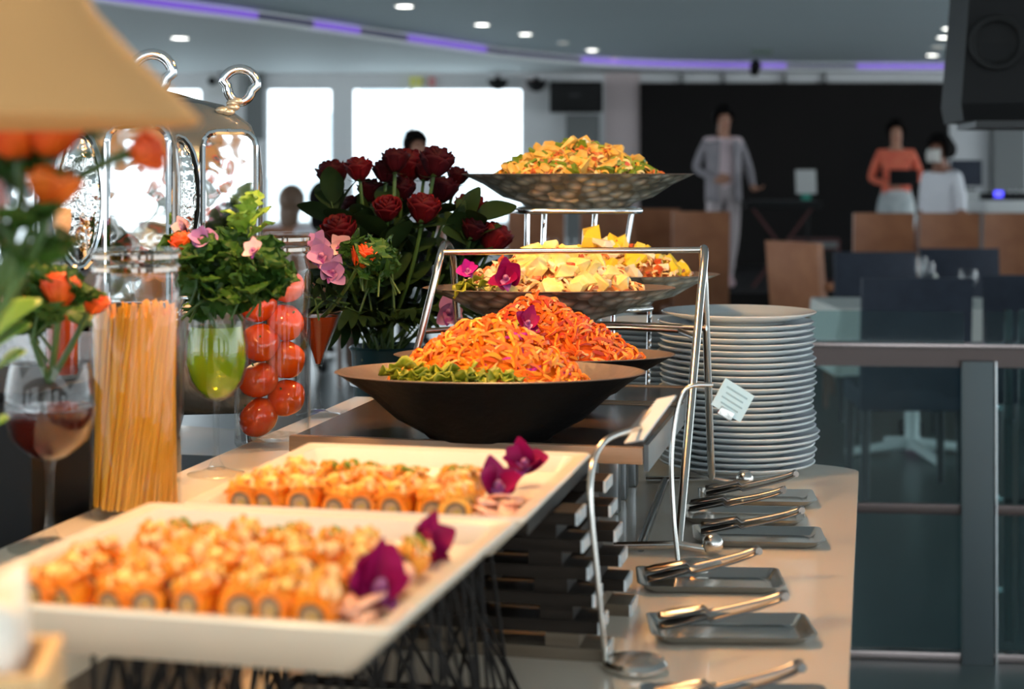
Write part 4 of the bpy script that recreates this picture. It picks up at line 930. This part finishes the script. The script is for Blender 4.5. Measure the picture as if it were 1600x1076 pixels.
# ------------------------------------------------------------------ roll top chafing dishes
mt = MB().bbox((0, 0, .003), (.98, 2.2, .006), .002).build('serving_mat', 'black_bowl', loc=T(-1.40, 1.70, ZT + .0003), rot=(0, 0, -TA)); tag(mt, 'black mat under the chafing dishes behind the raised shelf', 'mat')
def chafer(uR, v0, L, W, label):
    rz = R(9); c_ = P(uR, 272, v0) + Matrix.Rotation(rz, 3, 'Z') @ Vector((-W / 2, L / 2, 0)); t = thing('chafing_dish', (c_.x, c_.y, ZT + .0065), label, 'chafing dish', rz=rz); z0, z1 = .14, .56
    for sx in (-1, 1):
        for sy in (-1, 1): MB().tube([(sx * (W / 2 - .02), sy * (L / 2 - .03), .12), (sx * (W / 2 - .012), sy * (L / 2 - .022), .02), (sx * (W / 2 - .012), sy * (L / 2 - .022), 0)], [.016, .012, .016], 10).build('leg', 'chrome', t)
    MB().bbox((0, 0, (z0 + .30) / 2), (W, L, .30 - z0), .012).build('water_pan', 'steel_dark', t); MB().bbox((0, 0, .31), (W + .006, L + .006, .022), .006).build('rim', 'chrome', t)
    mb = MB(); rings = []                                # lid: upright sides rounding into a shallow dome
    for w_, z in ((0, .32), (0, .50), (.004, .545), (.018, .580), (.06, .612), (.13, .630), (.22, .636)):
        rings.append([(x, y, z) for x, y in rrect(W - 2 * w_ if W - 2 * w_ > .05 else .05, L - 2 * w_, .045, 6)])
    loft(mb, rings); mb.build('lid', 'lid_grey', t)
    def panel(cx, w_, key, nm):                          # upright inset mirror panel with rounded shoulders
        pts = [(cx - w_ / 2, .335), (cx + w_ / 2, .335), (cx + w_ / 2, .545)] + [(cx + w_ / 2 - .022 + .022 * math.cos(R(a)), .545 + .022 * math.sin(R(a))) for a in (30, 60, 90)] + [(cx - w_ / 2 + .022 + .022 * math.cos(R(a)), .545 + .022 * math.sin(R(a))) for a in (90, 120, 150, 180)]
        pn = MB().prism(pts, 0, .010, XF((0, -L / 2 - .001, 0), (R(90), 0, 0))).build(nm, key, t, smooth=30)
        MB().tube([(x, -L / 2 - .012, z) for x, z in pts], .0045, 8, closed=True).build('moulding', 'chrome', pn)
    panel(W / 2 - .05, .080, 'chrome_panel', 'panel'); panel(-W / 2 + .05, .080, 'chrome_panel', 'panel'); panel(-.02, .085, 'chrome_panel', 'panel')
    for cx in (W / 2 - .125, -W / 2 + .125):             # chased oval ornaments between the panels
        MB().ell((cx, -L / 2 - .004, .47), (.028, .016, .085), 20, 14).build('ornament', 'silver_orn', t)
        MB().tube([(cx + .032 * math.cos(R(a)), -L / 2 - .01, .47 + .09 * math.sin(R(a))) for a in range(0, 360, 15)], .004, 6, closed=True).build('ornament_rim', 'chrome', t)
    hx = W / 2 - .035                                    # big loop handle on a leafy bracket
    pts = [(hx + .024 * math.cos(R(a)) * (1.1 if a < 180 else .8), -L / 2 + .05, .648 + .034 * math.sin(R(a))) for a in range(0, 360, 15)]; pts = [(x, y, .640 + (z - .648) * .75) for x, y, z in pts]
    h = MB().tube(pts, .0075, 10, XF(rot=(0, R(0), 0)), closed=True).build('handle', 'chrome', t)
    mb = MB()
    for k in range(9): mb.ell((hx - .012 * k * .6 + random.uniform(-.006, .006), -L / 2 + .045, .612 - .004 * k + random.uniform(-.006, .006)), (.011, .006, .006), 8, 6)
    mb.build('handle_leaf', 'brass_lid', h)
    return t
chafer(411, 2.52, .30, .40, 'roll top chrome chafing dish with mirrored panels beside the red roses')
chafer(277, 2.20, .25, .40, 'roll top chrome chafing dish behind the spaghetti jar')
# black plates and pans piled behind the shelf
for k in range(7):
    o = MB().lathe([(0, 0), (.05, 0), (.075, .010), (.078, .013), (.05, .004), (0, .004)], 28).build('black_saucer', 'black_plastic', loc=T(-.985, 1.40, ZT + .007 + k * .0125)); tag(o, 'small black saucer in the pile behind the red wine glass', 'saucer', 'pile of black saucers')
for k in range(7):
    o = MB().lathe([(0, 0), (.05, 0), (.075, .010), (.078, .013), (.05, .004), (0, .004)], 28).build('black_saucer', 'black_plastic', loc=T(-.99, 1.55, ZT + .007 + k * .0125)); tag(o, 'small black saucer in the pile behind the spaghetti jar', 'saucer', 'second pile of black saucers')
# ------------------------------------------------------------------ salad bowls
def bowl(px, py_rim, d, Rr, h, sy, rb, out_key, in_key, label, foot=.008):
    p = P(px, py_rim, d); p.z -= h; t = thing('salad_bowl', p, label, 'bowl')
    o = [(rb * .9, 0), (rb, foot), (rb + (Rr - rb) * .30, h * .30), (rb + (Rr - rb) * .62, h * .68), (Rr * .985, h * .985)]; i = [(Rr, h), (Rr * .985, h + .001), (rb + (Rr - rb) * .60, h * .70), (rb + (Rr - rb) * .26, h * .32), (rb * .9, foot + .006), (.001, foot + .005)]
    MB().lathe([(.001, 0)] + o, 64, sy=sy, cap=False).build('shell', out_key, t); MB().lathe([o[-1]] + i, 64, sy=sy, cap=False).build('inside', in_key, t)
    t['h'] = h; return t, p
def hsurf(x, y, a, b, H, pw=1.5):
    q = math.hypot(x / a, y / b); return H * (1 - q ** pw) if q < 1 else 0
def heap(p, z0, a, b, H, n, key, label, name, L=(.018, .036), W=.0032, pw=1.5, cx=0, cy=0, core=True, cat='salad', curl=.5, sel=None, lift=0):
    mb = MB()
    if core: mb.grid(lambda u, v: ((a * .97 * v * math.cos(6.2832 * u)), (b * .97 * v * math.sin(6.2832 * u)), z0 - .006 + hsurf(a * .97 * v * math.cos(6.2832 * u), b * .97 * v * math.sin(6.2832 * u), a, b, H, pw)), 40, 12)
    k = 0
    while k < n:
        q = math.sqrt(random.random()); th = random.random() * 6.2832; x, y = a * q * math.cos(th), b * q * math.sin(th)
        if sel and not sel(x / a, y / b): continue
        k += 1; z = z0 + hsurf(x, y, a, b, H, pw) + random.uniform(-.003, .006) + lift; e = .004
        gx = (hsurf(x + e, y, a, b, H, pw) - hsurf(x - e, y, a, b, H, pw)) / (2 * e); gy = (hsurf(x, y + e, a, b, H, pw) - hsurf(x, y - e, a, b, H, pw)) / (2 * e)
        nr = Vector((-gx, -gy, 1)).normalized(); al = random.random() * 6.2832; tt = Vector((math.cos(al), math.sin(al), random.uniform(-.3, .3))); tt = (tt - nr * tt.dot(nr)).normalized(); sd = nr.cross(tt)
        l = random.uniform(*L); c = curl * random.uniform(-.3, 1); pts = []
        o = len(mb.v); w_ = W * random.uniform(.7, 1.3); hgt = random.uniform(0, .006)
        for j in range(5):
            s = j / 4 - .5; pos = Vector((x, y, z)) + tt * s * l + sd * (l * c * (s * s - .1) * 1.2) + nr * (hgt * (1 - 4 * s * s) + .001)
            w2 = w_ * (1 - .5 * abs(2 * s) ** 3)
            for dy, dz in ((-1, 0), (0, 1), (1, 0), (0, -.6)): mb.v.append(tuple(pos + sd * w2 * dy * .5 + nr * w2 * dz * .5))
        for j in range(4):
            for i in range(4): a_, b_ = o + j * 4 + i, o + j * 4 + (i + 1) % 4; mb.f.append((a_, b_, b_ + 4, a_ + 4)); mb.m.append(0)
        mb.f += [(o, o + 1, o + 2, o + 3), (o + 19, o + 18, o + 17, o + 16)]; mb.m += [0, 0]
    o = mb.build(name, key, loc=(p.x + cx, p.y + cy, p.z), smooth=60); return tag(o, label, cat, kind='stuff')
def frill(p, n, a, b, key, label, sel, s=.018):
    mb = MB()
    for k in range(n):
        x, y, z = sel(); ph = random.random() * 6; X = XF((x, y, z), (random.uniform(-.9, .9), random.uniform(-.9, .9), ph)); sc = s * random.uniform(.7, 1.2)
        mb.grid(lambda u, v: (sc * (.25 + v) * math.cos(u * 4.2), sc * (.25 + v) * math.sin(u * 4.2), sc * .35 * v * math.sin(u * 19 + ph)), 14, 3, X)
    o = mb.build('lettuce', key, loc=p, smooth=80); o.modifiers.new('t', 'SOLIDIFY').thickness = .0012; return tag(o, label, 'lettuce', kind='stuff')
def chunk_me(key, sx, sy, sz, seed):
    rnd = random.Random(seed); bm = bmesh.new()
    for k in range(16):
        v = Vector((rnd.uniform(-1, 1), rnd.uniform(-1, 1), rnd.uniform(-1, 1))); mx = max(abs(c) for c in v); v /= mx ** .8; v.x *= (1 - .35 * (v.y > 0))
        bm.verts.new((v.x * sx, v.y * sy, v.z * sz))
    bmesh.ops.convex_hull(bm, input=list(bm.verts)); bmesh.ops.delete(bm, geom=[v for v in bm.verts if not v.link_faces], context='VERTS')
    return MB().bm(bm).data('chunk', key, 25)
def scatter(p, z0, a, b, H, meshes, n, name, label, cat, group, pw=1.5, sel=None, tilt=.9, lift=.004, sc=(.85, 1.15)):
    k = 0
    while k < n:
        q = math.sqrt(random.random()) * .98; th = random.random() * 6.2832; x, y = a * q * math.cos(th), b * q * math.sin(th)
        if sel and not sel(x / a, y / b): continue
        k += 1; o = place(name, random.choice(meshes), None, (p.x + x, p.y + y, p.z + z0 + hsurf(x, y, a, b, H, pw) + lift), (random.uniform(-tilt, tilt), random.uniform(-tilt, tilt), random.random() * 6.28), random.uniform(*sc)); tag(o, label, cat, group)
# 1 black bowl of carrot
t, p = bowl(766, 580, 2.22, .208, .0888, .62, .09, 'black_bowl', 'bowl_in', 'wide black bowl of shredded carrot on the dark wooden riser')
heap(p, .068, .134, .086, .084, 900, 'carrot', 'heap of shredded orange carrot in the wide black bowl', 'shredded_carrot', cx=-.004, pw=1.6, L=(.014, .030), W=.0058)
def selg(): a = R(random.uniform(196, 292)); q = random.uniform(.82, 1.02); return (.128 * math.cos(a) * q - .004, .096 * math.sin(a) * q, .078 + (1.02 - q) * .08 + random.uniform(-.002, .008))
frill(p, 56, .1, .1, 'lettuce', 'curly green lettuce edging the carrot in the black bowl', selg, .014)
heap(p, .068, .122, .085, .084, 22, 'magenta', 'shreds of purple cabbage on the carrot in the black bowl', 'cabbage_shreds', core=False, L=(.015, .028), W=.004, pw=1.35, lift=.004, sel=lambda x, y: y < 0)
heap(p, .068, .122, .085, .086, 40, 'mayo', 'pale cheese slivers on the carrot in the black bowl', 'cheese_slivers', core=False, L=(.02, .03), pw=1.35, lift=.004, sel=lambda x, y: y < .2 and abs(x) < .6)
# 2 carrot and seafood behind
t, p = bowl(835, 553, 2.50, .212, .082, .52, .085, 'black_bowl', 'bowl_in', 'dark bowl of red orange carrot salad behind the black bowl')
heap(p, .071, .162, .080, .096, 900, 'carrot_red', 'heap of red orange carrot salad in the rear dark bowl', 'carrot_salad', cx=.004, pw=1.15, L=(.012, .026), W=.0055)
heap(p, .073, .140, .072, .094, 90, 'shrimp', 'pink shrimp scraps over the rear carrot salad', 'shrimp_scraps', core=False, L=(.014, .022), W=.006, pw=1.05, lift=.003)
orchid(p + Vector((-.012, -.052, .132)), .85, (R(60), R(20), R(10)), 'orchid', 'small purple orchid on the rear carrot salad')
def selg2(): return (random.uniform(-.08, .0), random.uniform(-.06, -.04), .118 + random.uniform(-.01, .012))
frill(p, 8, .1, .1, 'lettuce', 'lettuce scrap on the rear carrot salad', selg2, .011)
# 3 silver bowl of pineapple on the arched stand
PINE = [chunk_me('pineapple', .019, .023, .014, s) for s in range(6)]; CRM = [chunk_me('cream', .010, .012, .008, s + 20) for s in range(5)]; RED = [chunk_me('redbit', .007, .010, .006, s + 40) for s in range(4)]; GRN = [chunk_me('greenbit', .011, .017, .004, s + 60) for s in range(4)]; MNG = [chunk_me('mango', .015, .019, .012, s + 80) for s in range(5)]; CHP = [chunk_me('chip', .016, .022, .007, s + 90) for s in range(6)]; PAL = [chunk_me('cream', .014, .016, .007, s + 100) for s in range(4)]
t, p = bowl(858, 449, 2.68, .204, .058, .55, .08, 'grey_bowl', 'bowl_in', 'hammered silver bowl of pineapple salad on the arched stand'); B3 = p
heap(p, .050, .150, .084, .060, 500, 'slaw', 'creamy slaw under the pineapple in the hammered bowl', 'slaw', pw=1.6, L=(.012, .022), W=.006)
scatter(p, .056, .138, .076, .056, PINE, 36, 'pineapple_chunk', 'yellow pineapple chunk in the silver bowl on the arched stand', 'pineapple', 'pineapple chunks', 1.6, lambda x, y: y < .15 and x > -.72)
scatter(p, .054, .138, .078, .060, CRM, 60, 'melon_cube', 'pale creamy fruit cube at the top of the pineapple salad', 'fruit', 'pale fruit cubes', 1.6, lambda x, y: y > -.65 and x < .7)
scatter(p, .056, .140, .078, .060, RED, 34, 'papaya_bit', 'red papaya bit scattered through the pineapple salad', 'fruit', 'red papaya bits', 1.6)
def selg3(): return (random.uniform(-.145, -.09), random.uniform(-.07, -.02), .056 + random.uniform(0, .014))
frill(p, 14, .1, .1, 'lettuce', 'green lettuce frill at the edge of the pineapple salad', selg3, .013)
orchid(P(790, 436, 2.60), 1.12, (R(68), R(-8), R(5)), 'orchid', 'deep purple orchid on the rim of the pineapple bowl'); orchid(P(730, 424, 2.62), .76, (R(60), R(-20), R(20)), 'magenta', 'bright magenta orchid at the end of the pineapple bowl')
orchid(P(700, 488, 2.815), 1.2, (R(75), R(10), R(10)), 'lilac', 'dusky lilac orchid hanging under the pineapple bowl')
# 4 mango bowl behind
t, p = bowl(960, 428, 2.91, .185, .055, .56, .07, 'grey_bowl', 'bowl_in', 'silver bowl of mango and papaya behind the pineapple bowl'); B4 = p
heap(p, .050, .138, .076, .054, 400, 'slaw', 'chopped fruit under the mango pieces', 'chopped_fruit', pw=1.3, L=(.012, .022), W=.006)
scatter(p, .054, .130, .070, .050, MNG, 34, 'mango_chunk', 'golden mango chunk in the rear silver bowl', 'mango', 'mango chunks', 1.3); scatter(p, .053, .13, .072, .053, RED, 22, 'papaya_bit', 'red papaya bit among the mango', 'fruit', 'papaya among mango', 1.3); scatter(p, .055, .12, .070, .052, PAL, 18, 'melon_slice', 'pale melon slice among the mango', 'fruit', 'melon slices', 1.3)
o = place('mango_slice', MNG[0], None, P(922, 371, 2.90), (.9, .2, .3), 1.3); tag(o, 'large golden mango slice standing on top of the rear fruit bowl', 'mango')
o = place('melon_wedge', PAL[1], None, P(940, 380, 2.88), (.2, .3, 1.0), 1.25); tag(o, 'large pale melon wedge leaning on the topmost mango slice', 'fruit')
# 5 top bowl
t, p = bowl(903, 272, 3.05, .214, .060, .66, .105, 'grey_bowl', 'bowl_in', 'hammered silver bowl of golden salad on the tallest stand'); B5 = p
heap(p, .052, .152, .10, .060, 700, 'mixed', 'golden and green chopped salad in the topmost bowl', 'chopped_salad', pw=1.5, L=(.012, .026), W=.006)
scatter(p, .054, .146, .098, .060, CHP, 50, 'wonton_chip', 'golden crisp chip on the salad in the topmost bowl', 'chip', 'chips on the top salad', 1.5); scatter(p, .054, .148, .098, .060, GRN, 54, 'green_leaf_scrap', 'green leaf scrap in the topmost salad', 'salad leaf', 'green scraps in the top salad', 1.5); scatter(p, .054, .146, .098, .06, RED, 26, 'tomato_bit', 'red tomato bit in the topmost salad', 'tomato', 'red bits in the top salad', 1.5); scatter(p, .058, .08, .06, .058, PAL, 14, 'potato_slice', 'pale slice on the peak of the topmost salad', 'salad piece', 'pale slices on the top salad', 1.5)
# ------------------------------------------------------------------ arched stand
st1 = thing('arched_stand', (0, 0, 0), 'arched steel stand with ball feet straddling the riser', 'stand'); RT = .0062
yr = 2.60; top_z = CZ - (396 - 272) / F * yr
TRr, TLr = Vector((.300, 2.60, top_z)), Vector((-.108, 2.67, top_z))
FR, BR = Vector((.2235, 2.235, ZT + .012)), Vector((.3265, 2.72, ZT + .012)); FL, BL = Vector((-.165, 2.575, ZR + .006)), Vector((-.085, 2.812, ZR + .006))
def arch(f, b, tp):
    e0 = tp + (f - tp) * .16 + Vector((0, -.01, .008)); e1 = tp + (b - tp) * .16 + Vector((0, .01, .008))
    return [f, f.lerp(e0, .5)] + arc(e0, tp + Vector((0, -.03, .012)), tp + Vector((0, 0, .008)), 6) + arc(tp + Vector((0, 0, .008)), tp + Vector((0, .03, .012)), e1, 6)[1:] + [e1.lerp(b, .5), b]
MB().tube(arch(FR, BR, TRr), RT, 12).build('side_arch', 'steel', st1); F1, B1 = Vector((-.118, 2.598, 1.235)), Vector((-.098, 2.778, 1.235)); al = arc(F1, F1 + Vector((.008, .004, top_z + .012 - 1.235)), TLr + Vector((0, 0, .012)), 6) + arc(TLr + Vector((0, 0, .012)), B1 + Vector((-.003, -.004, top_z + .012 - 1.235)), B1, 6)[1:]
MB().tube([FL, FL.lerp(F1, .5)] + al + [B1.lerp(BL, .5), BL], RT, 12).build('side_arch', 'steel', st1)
MB().tube([al[3], TRr + Vector((0, -.004, .006))], .0048, 10).build('top_bar', 'steel', st1)
zs = B3.z - .004
def onleg(f, tp): e0 = tp + (f - tp) * .16; k = (zs - f.z) / (e0.z - f.z); return f.lerp(e0, k)
def onl(a, b): return a.lerp(b, (zs - a.z) / (b.z - a.z))
for pts in ([onl(FL, F1), Vector((-.06, 2.652, zs)), Vector((.18, 2.652, zs)), Vector((.262, 2.60, zs)), onleg(FR, TRr)], [onl(BL, B1), Vector((-.04, 2.712, zs)), Vector((.18, 2.712, zs)), onleg(BR, TRr)]): MB().tube(pts, .0045, 10).build('cross_bar', 'steel', st1)
MB().tube([FR + Vector((-.085, .02, -.006)), FR, FR + Vector((.035, -.008, -.004))], .006, 10).build('foot_bar', 'steel', st1); MB().tube([BR + Vector((-.105, .023, -.006)), BR, BR + Vector((.04, -.012, -.006))], .006, 10).build('foot_bar', 'steel', st1)
MB().tube([FR + Vector((-.05, .012, -.006)), BR + Vector((-.075, .016, -.006))], .0065, 10).build('base_bar', 'steel_dark', st1)
MB().ell(FR + Vector((.045, -.010, .004)), .0145).build('ball_foot', 'steel', st1); MB().ell(BR + Vector((.052, -.014, .003)), .0145).build('ball_foot', 'steel', st1)
for q in (FL, BL): MB().lathe([(0, -.006), (.012, -.006), (.012, 0), (0, .002)], 16, XF(q)).build('foot_pad', 'steel', st1)
# tall stand for the two rear bowls
st2 = thing('tall_stand', (0, 0, 0), 'tall steel stand carrying the topmost silver bowl', 'stand'); zz = B5.z - .006
ctr = Vector((B5.x, B5.y, zz)); pts = [ctr + Vector((x, y, 0)) for x, y in rrect(.222, .14, .03, 5)]
MB().tube(pts, .0055, 10, closed=True).build('top_ring', 'chrome', st2)
for x, y, fx, fy in ((-.093, -.035, -.10, -.05), (.097, -.035, .02, -.05), (-.06, .06, -.08, .0), (.035, .06, .0, .0)):
    MB().tube([ctr + Vector((x, y, 0)), Vector((ctr.x + fx, ctr.y + fy, ZT))], .0048, 10).build('leg', 'chrome', st2)
zz4 = B4.z - .005
c4 = Vector((B4.x, B4.y, zz4)); st3 = thing('low_stand', (0, 0, 0), 'steel ring stand under the mango bowl', 'stand')
MB().tube([c4 + Vector((.064 * math.cos(R(a)), .038 * math.sin(R(a)), 0)) for a in range(0, 360, 12)], .0048, 10, closed=True).build('ring', 'chrome', st3)
for a in (200, 340, 90): MB().tube([c4 + Vector((.064 * math.cos(R(a)), .038 * math.sin(R(a)), 0)), Vector((c4.x + .058 * math.cos(R(a)), c4.y + .038 * math.sin(R(a)), ZT))], .004, 8).build('leg', 'chrome', st3)
# ------------------------------------------------------------------ plates
def plate_me(r): return MB().lathe([(.001, 0), (r * .60, 0), (r * .62, .003), (r * .70, .006), (r * .985, .0165), (r, .019), (r * .985, .0205), (r * .70, .0105), (r * .60, .007), (.001, .0065)], 56).data('dinner_plate', 'plate')
PL = plate_me(.134); PS = plate_me(.114); NP = 25; ST = .01035
for k in range(NP):
    jx, jy = random.uniform(-.003, .003), random.uniform(-.002, .002)
    if k == NP - 1: jx, jy = .006, .022
    if k in (4, 5): jx += .010
    o = place('dinner_plate', PL, None, (.388 + jx, 2.872 + jy, ZT + .0006 + k * ST + (.004 if k == NP - 1 else 0)), (0, 0, k))
    if k == NP - 1: tag(o, 'topmost white dinner plate of the tall stack, shifted backwards', 'plate', 'tall stack of dinner plates')
    else: tag(o, 'white dinner plate in the tall stack at the table corner', 'plate', 'tall stack of dinner plates')
for k in range(22):
    o = place('side_plate', PS, None, (.278 + random.uniform(-.003, .003), 3.102 + random.uniform(-.003, .003), ZT + .0006 + k * ST), (0, 0, k)); tag(o, 'smaller white plate in the stack half hidden behind the tall stack', 'plate', 'stack of smaller plates')
# ------------------------------------------------------------------ card holders
def holder(base, pts, card_c, card_n, cw, ch, key, label, lines=True, XM=None):
    t = thing('card_holder', base, label, 'card holder'); b = Vector(base)
    MB().lathe([(0, 0), (.030, 0), (.0335, .003), (.0335, .007), (.030, .011), (.012, .0135), (0, .0135)], 36).build('base_disc', 'steel', t)
    q = [Vector(x) - b for x in pts]; sm = []
    for i in range(len(q) - 1):
        p_ = [q[max(0, min(len(q) - 1, j))] for j in (i - 1, i, i + 1, i + 2)]
        for f in [j / 8 for j in range(8)]: sm.append(.5 * ((2 * p_[1]) + (-p_[0] + p_[2]) * f + (2 * p_[0] - 5 * p_[1] + 4 * p_[2] - p_[3]) * f * f + (-p_[0] + 3 * p_[1] - 3 * p_[2] + p_[3]) * f ** 3))
    sm.append(q[-1]); MB().tube(sm, .0032, 10).build('rod', 'steel', t)
    X = Matrix.Translation(Vector(card_c) - b) @ Euler(card_n).to_matrix().to_4x4()
    if XM is not None: X = Matrix.Translation(Vector(card_c) - b) @ XM
    MB().bbox((0, 0, -ch / 2), (cw * .45, .006, .012), .001, X).build('clip', 'steel', t)
    c = MB().box((0, 0, 0), (cw, .0016, ch), X).build('card', key, t, smooth=0)
    if lines:
        for k in range(4): MB().box((0, -.0012, ch * (.28 - .18 * k)), (cw * (.7 - .12 * (k % 2)), .0006, ch * .05), X).build('text_line', 'ink', c, smooth=0)
    return t
def basis(a, n):
    x = -a.normalized(); z = (n - x * n.dot(x)).normalized(); y = z.cross(x); return Matrix((x, y, z)).transposed().to_4x4()
b1 = P(992, 1046, 1326 / (1046 - 272)); b1.z = ZT; d1 = b1.y
holder(b1, [P(948, 1040, d1), P(933, 900, d1 - .005), P(922, 760, d1 + .0), P(942, 692, d1 + .04), P(1000, 668, d1 + .11)], P(1016, 655, d1 + .12), (0, 0, 0), .074, .030, 'card_grey', 'curved steel card holder on a round disc standing nearest the slat pedestal', False, XM=basis(P(985, 702, d1 + .08) - P(1052, 612, d1 + .14), Vector((.32, -.92, -.02))))
b2 = P(1092, 892, 1326 / (892 - 272)); b2.z = ZT; d2 = b2.y
holder(b2, [P(1060, 884, d2) , P(1052, 800, d2 + .02), P(1050, 700, d2 + .03), P(1068, 612, d2 + .04), P(1114, 601, d2 + .04)], P(1145, 625, d2 + .04), (R(-8), R(32), R(8)), .046, .040, 'card', 'curved steel card holder with a pale blue card before the plates')
# ------------------------------------------------------------------ utensil trays and tongs
def steel_tray_me(w_, l_):
    R3 = lambda w, l, r, z, k=0: [(x, y, z + k * abs(x / (w / 2)) ** 4) for x, y in rrect(w, l, r, 6)]
    mb = MB(); return loft(mb, [R3(w_ - .030, l_ - .03, .018, 0), R3(w_ - .022, l_ - .022, .018, .001), R3(w_ - .004, l_ - .004, .016, .008, .003), R3(w_, l_, .016, .0095, .003), R3(w_ - .006, l_ - .006, .015, .0092, .003), R3(w_ - .024, l_ - .024, .017, .0028), R3(w_ - .04, l_ - .04, .018, .002)]).data('tray', 'steel_tray')
STM = steel_tray_me(.180, .105)
def tongs_parts():
    # arms along +x: hinge at x=0 (raised), jaws at x=-.2
    def arm(s):
        def f(u, v):
            x = -.185 * v; w_ = .0075 + .0015 * v + .0095 * max(0, (v - .68) / .32) ** .8 * (1 if v < .93 else max(.3, 1 - (v - .93) * 8)); y = s * (.004 + .016 * math.sin(math.pi * min(1, v * .8)))
            return (x, y + s * .004 * math.cos((u - .5) * 3), .046 - .040 * v ** .8 + (u - .5) * 2 * w_ * .55)
        def g(u, v):
            x = -.185 * v; w_ = .007 + .014 * max(0, (v - .62) / .38) ** .7 * (1 if v < .9 else max(.25, 1 - (v - .9) * 6.5)); y0 = s * (.003 + .011 * v)
            return (x, y0 + (u - .5) * 2 * w_, .052 - .043 * v ** .75 + (.006 * (2 * u - 1) ** 2 if v > .6 else -.003 * (2 * u - 1) ** 2) + s * .0035 + .0035)
        return g
    return MB().grid(arm(1), 6, 22).data('arm', 'steel_mid'), MB().grid(arm(-1), 6, 22).data('arm', 'steel_dark_reflect'), MB().lathe([(0, -.009), (.006, -.009), (.006, .009), (0, .009)], 14, XF((.002, 0, .052), (R(90), 0, 0))).data('hinge', 'steel_mid')
defm('steel_mid', (.32, .30, .28), .28, 1); defm('steel_dark_reflect', (.14, .135, .13), .28, .9)  # second tong arm darker in colour, standing for its dark reflection
TA1, TA2, TH = tongs_parts()
spots = [(1140, 992, 4, 0, 'before all the other small trays'), (1108, 915, 2, 6, 'beside the second card holder disc'), (1184, 846, 0, -2, 'behind the second card holder disc'), (1160, 812, -2, -4, 'in the middle before the plates'), (1182, 784, 0, 2, 'closest to the plate stack'), (1150, 1112, 3, 8, 'at the cut off table front')]
for px, py, rz, tz, lb in spots:
    d = 1326 / (py - 272); q = Vector((wx(px, d), d, ZT)); t = thing('cutlery_rest', q + Vector((0, 0, .0005)), 'small rectangular steel tray ' + lb, 'tray', rz=-TA * .4 + R(rz)); place('dish', STM, t)
    s = thing('serving_tongs', q + Vector((.058, -.008, .0045)), 'steel serving tongs resting on the small tray ' + lb, 'tongs', rot=(0, R(0), -TA * .4 + R(rz + tz)))
    for me in (TA1, TA2): o = place('arm', me, s); o.modifiers.new('t', 'SOLIDIFY').thickness = .0016
    place('hinge', TH, s); s.scale = (.74, .8, .8)
# ------------------------------------------------------------------ heat lamps, napkin caddy
def lamp(loc, s, label, power, cordz=2.7, spot=0):
    t = thing('pendant_lamp', loc, label, 'lamp')
    o = [(.150, 0), (.152, .003), (.136, .020), (.115, .040), (.095, .062), (.080, .088), (.064, .120), (.050, .150), (.034, .165), (.030, .20), (.022, .212)]; i = [(.020, .208), (.027, .196), (.031, .162), (.047, .147), (.061, .117), (.077, .085), (.092, .059), (.112, .037), (.133, .018), (.147, .002)]
    MB().lathe([(r * s, z * s) for r, z in o], 64).f
    MB().lathe([(r * s, z * s) for r, z in o + i], 64, closed=True).build('shade', 'copper', t)
    MB().lathe([(0, .20), (.021, .205), (.018, .24), (.006, .25), (0, .25)], 20).build('cap', 'brass_lid', t)
    MB().tube([(0, 0, .245), (0, 0, cordz - loc[2])], .004, 8).build('cord', 'black_plastic', t)
    MB().ell((0, 0, .105), (.034, .034, .040), 20, 14).build('bulb', 'bulb' if power else 'shade_in', t)
    if spot:
        L = bpy.data.lights.new('heat_lamp_light', 'SPOT'); L.energy = spot; L.color = (1, .72, .38); L.shadow_soft_size = .03; L.spot_size = R(136); L.spot_blend = .35
        lo = bpy.data.objects.new('heat_lamp_light', L); COL.objects.link(lo); lo.parent = t; lo.location = (0, 0, .022)
    if not power: return t
    L = bpy.data.lights.new('heat_lamp_light', 'POINT'); L.energy = power; L.color = (1, .70, .34); L.shadow_soft_size = .03
    lo = bpy.data.objects.new('heat_lamp_light', L); COL.objects.link(lo); lo.parent = t; lo.location = (0, 0, .045); return t
lamp((-.3225, .90, 1.417), 1, 'tan copper pendant heat lamp hanging over the sushi trays', 0, spot=3.5)
lamp((-.33, 1.72, 1.72), 1, 'tan copper pendant heat lamp hanging above the picture over the rear tray', 15)
lamp((-.02, 2.42, 1.76), 1, 'tan copper pendant heat lamp hanging above the picture over the salad bowls', 11)
q = Vector((-.287, .86, ZT)); t = thing('napkin_box', q, 'wooden box holding folded paper napkins before the front tray', 'box', rz=R(8))
for a, b in (((.045, 0, .13), (.008, .08, .26)), ((-.045, 0, .13), (.008, .08, .26)), ((0, .036, .13), (.082, .008, .26)), ((0, -.036, .13), (.082, .008, .26)), ((0, 0, .006), (.082, .064, .012))): MB().bbox(a, b, .0015).build('side', 'box_wood', t)
for k in range(4):
    def f(u, v): return ((u - .5) * .064 + .002 * math.sin(v * 7 + k), (k - 1.5) * .013 + .004 * math.sin(u * 5 + k) * v, .06 + .236 * v + .012 * math.sin(u * 4 + k) * v)
    o = MB().grid(f, 8, 8).build('paper_napkin', 'napkin', loc=q, rot=(0, 0, R(8))); o.modifiers.new('t', 'SOLIDIFY').thickness = .006; tag(o, 'folded pale paper napkin standing in the wooden box', 'napkin', 'paper napkins in the box')
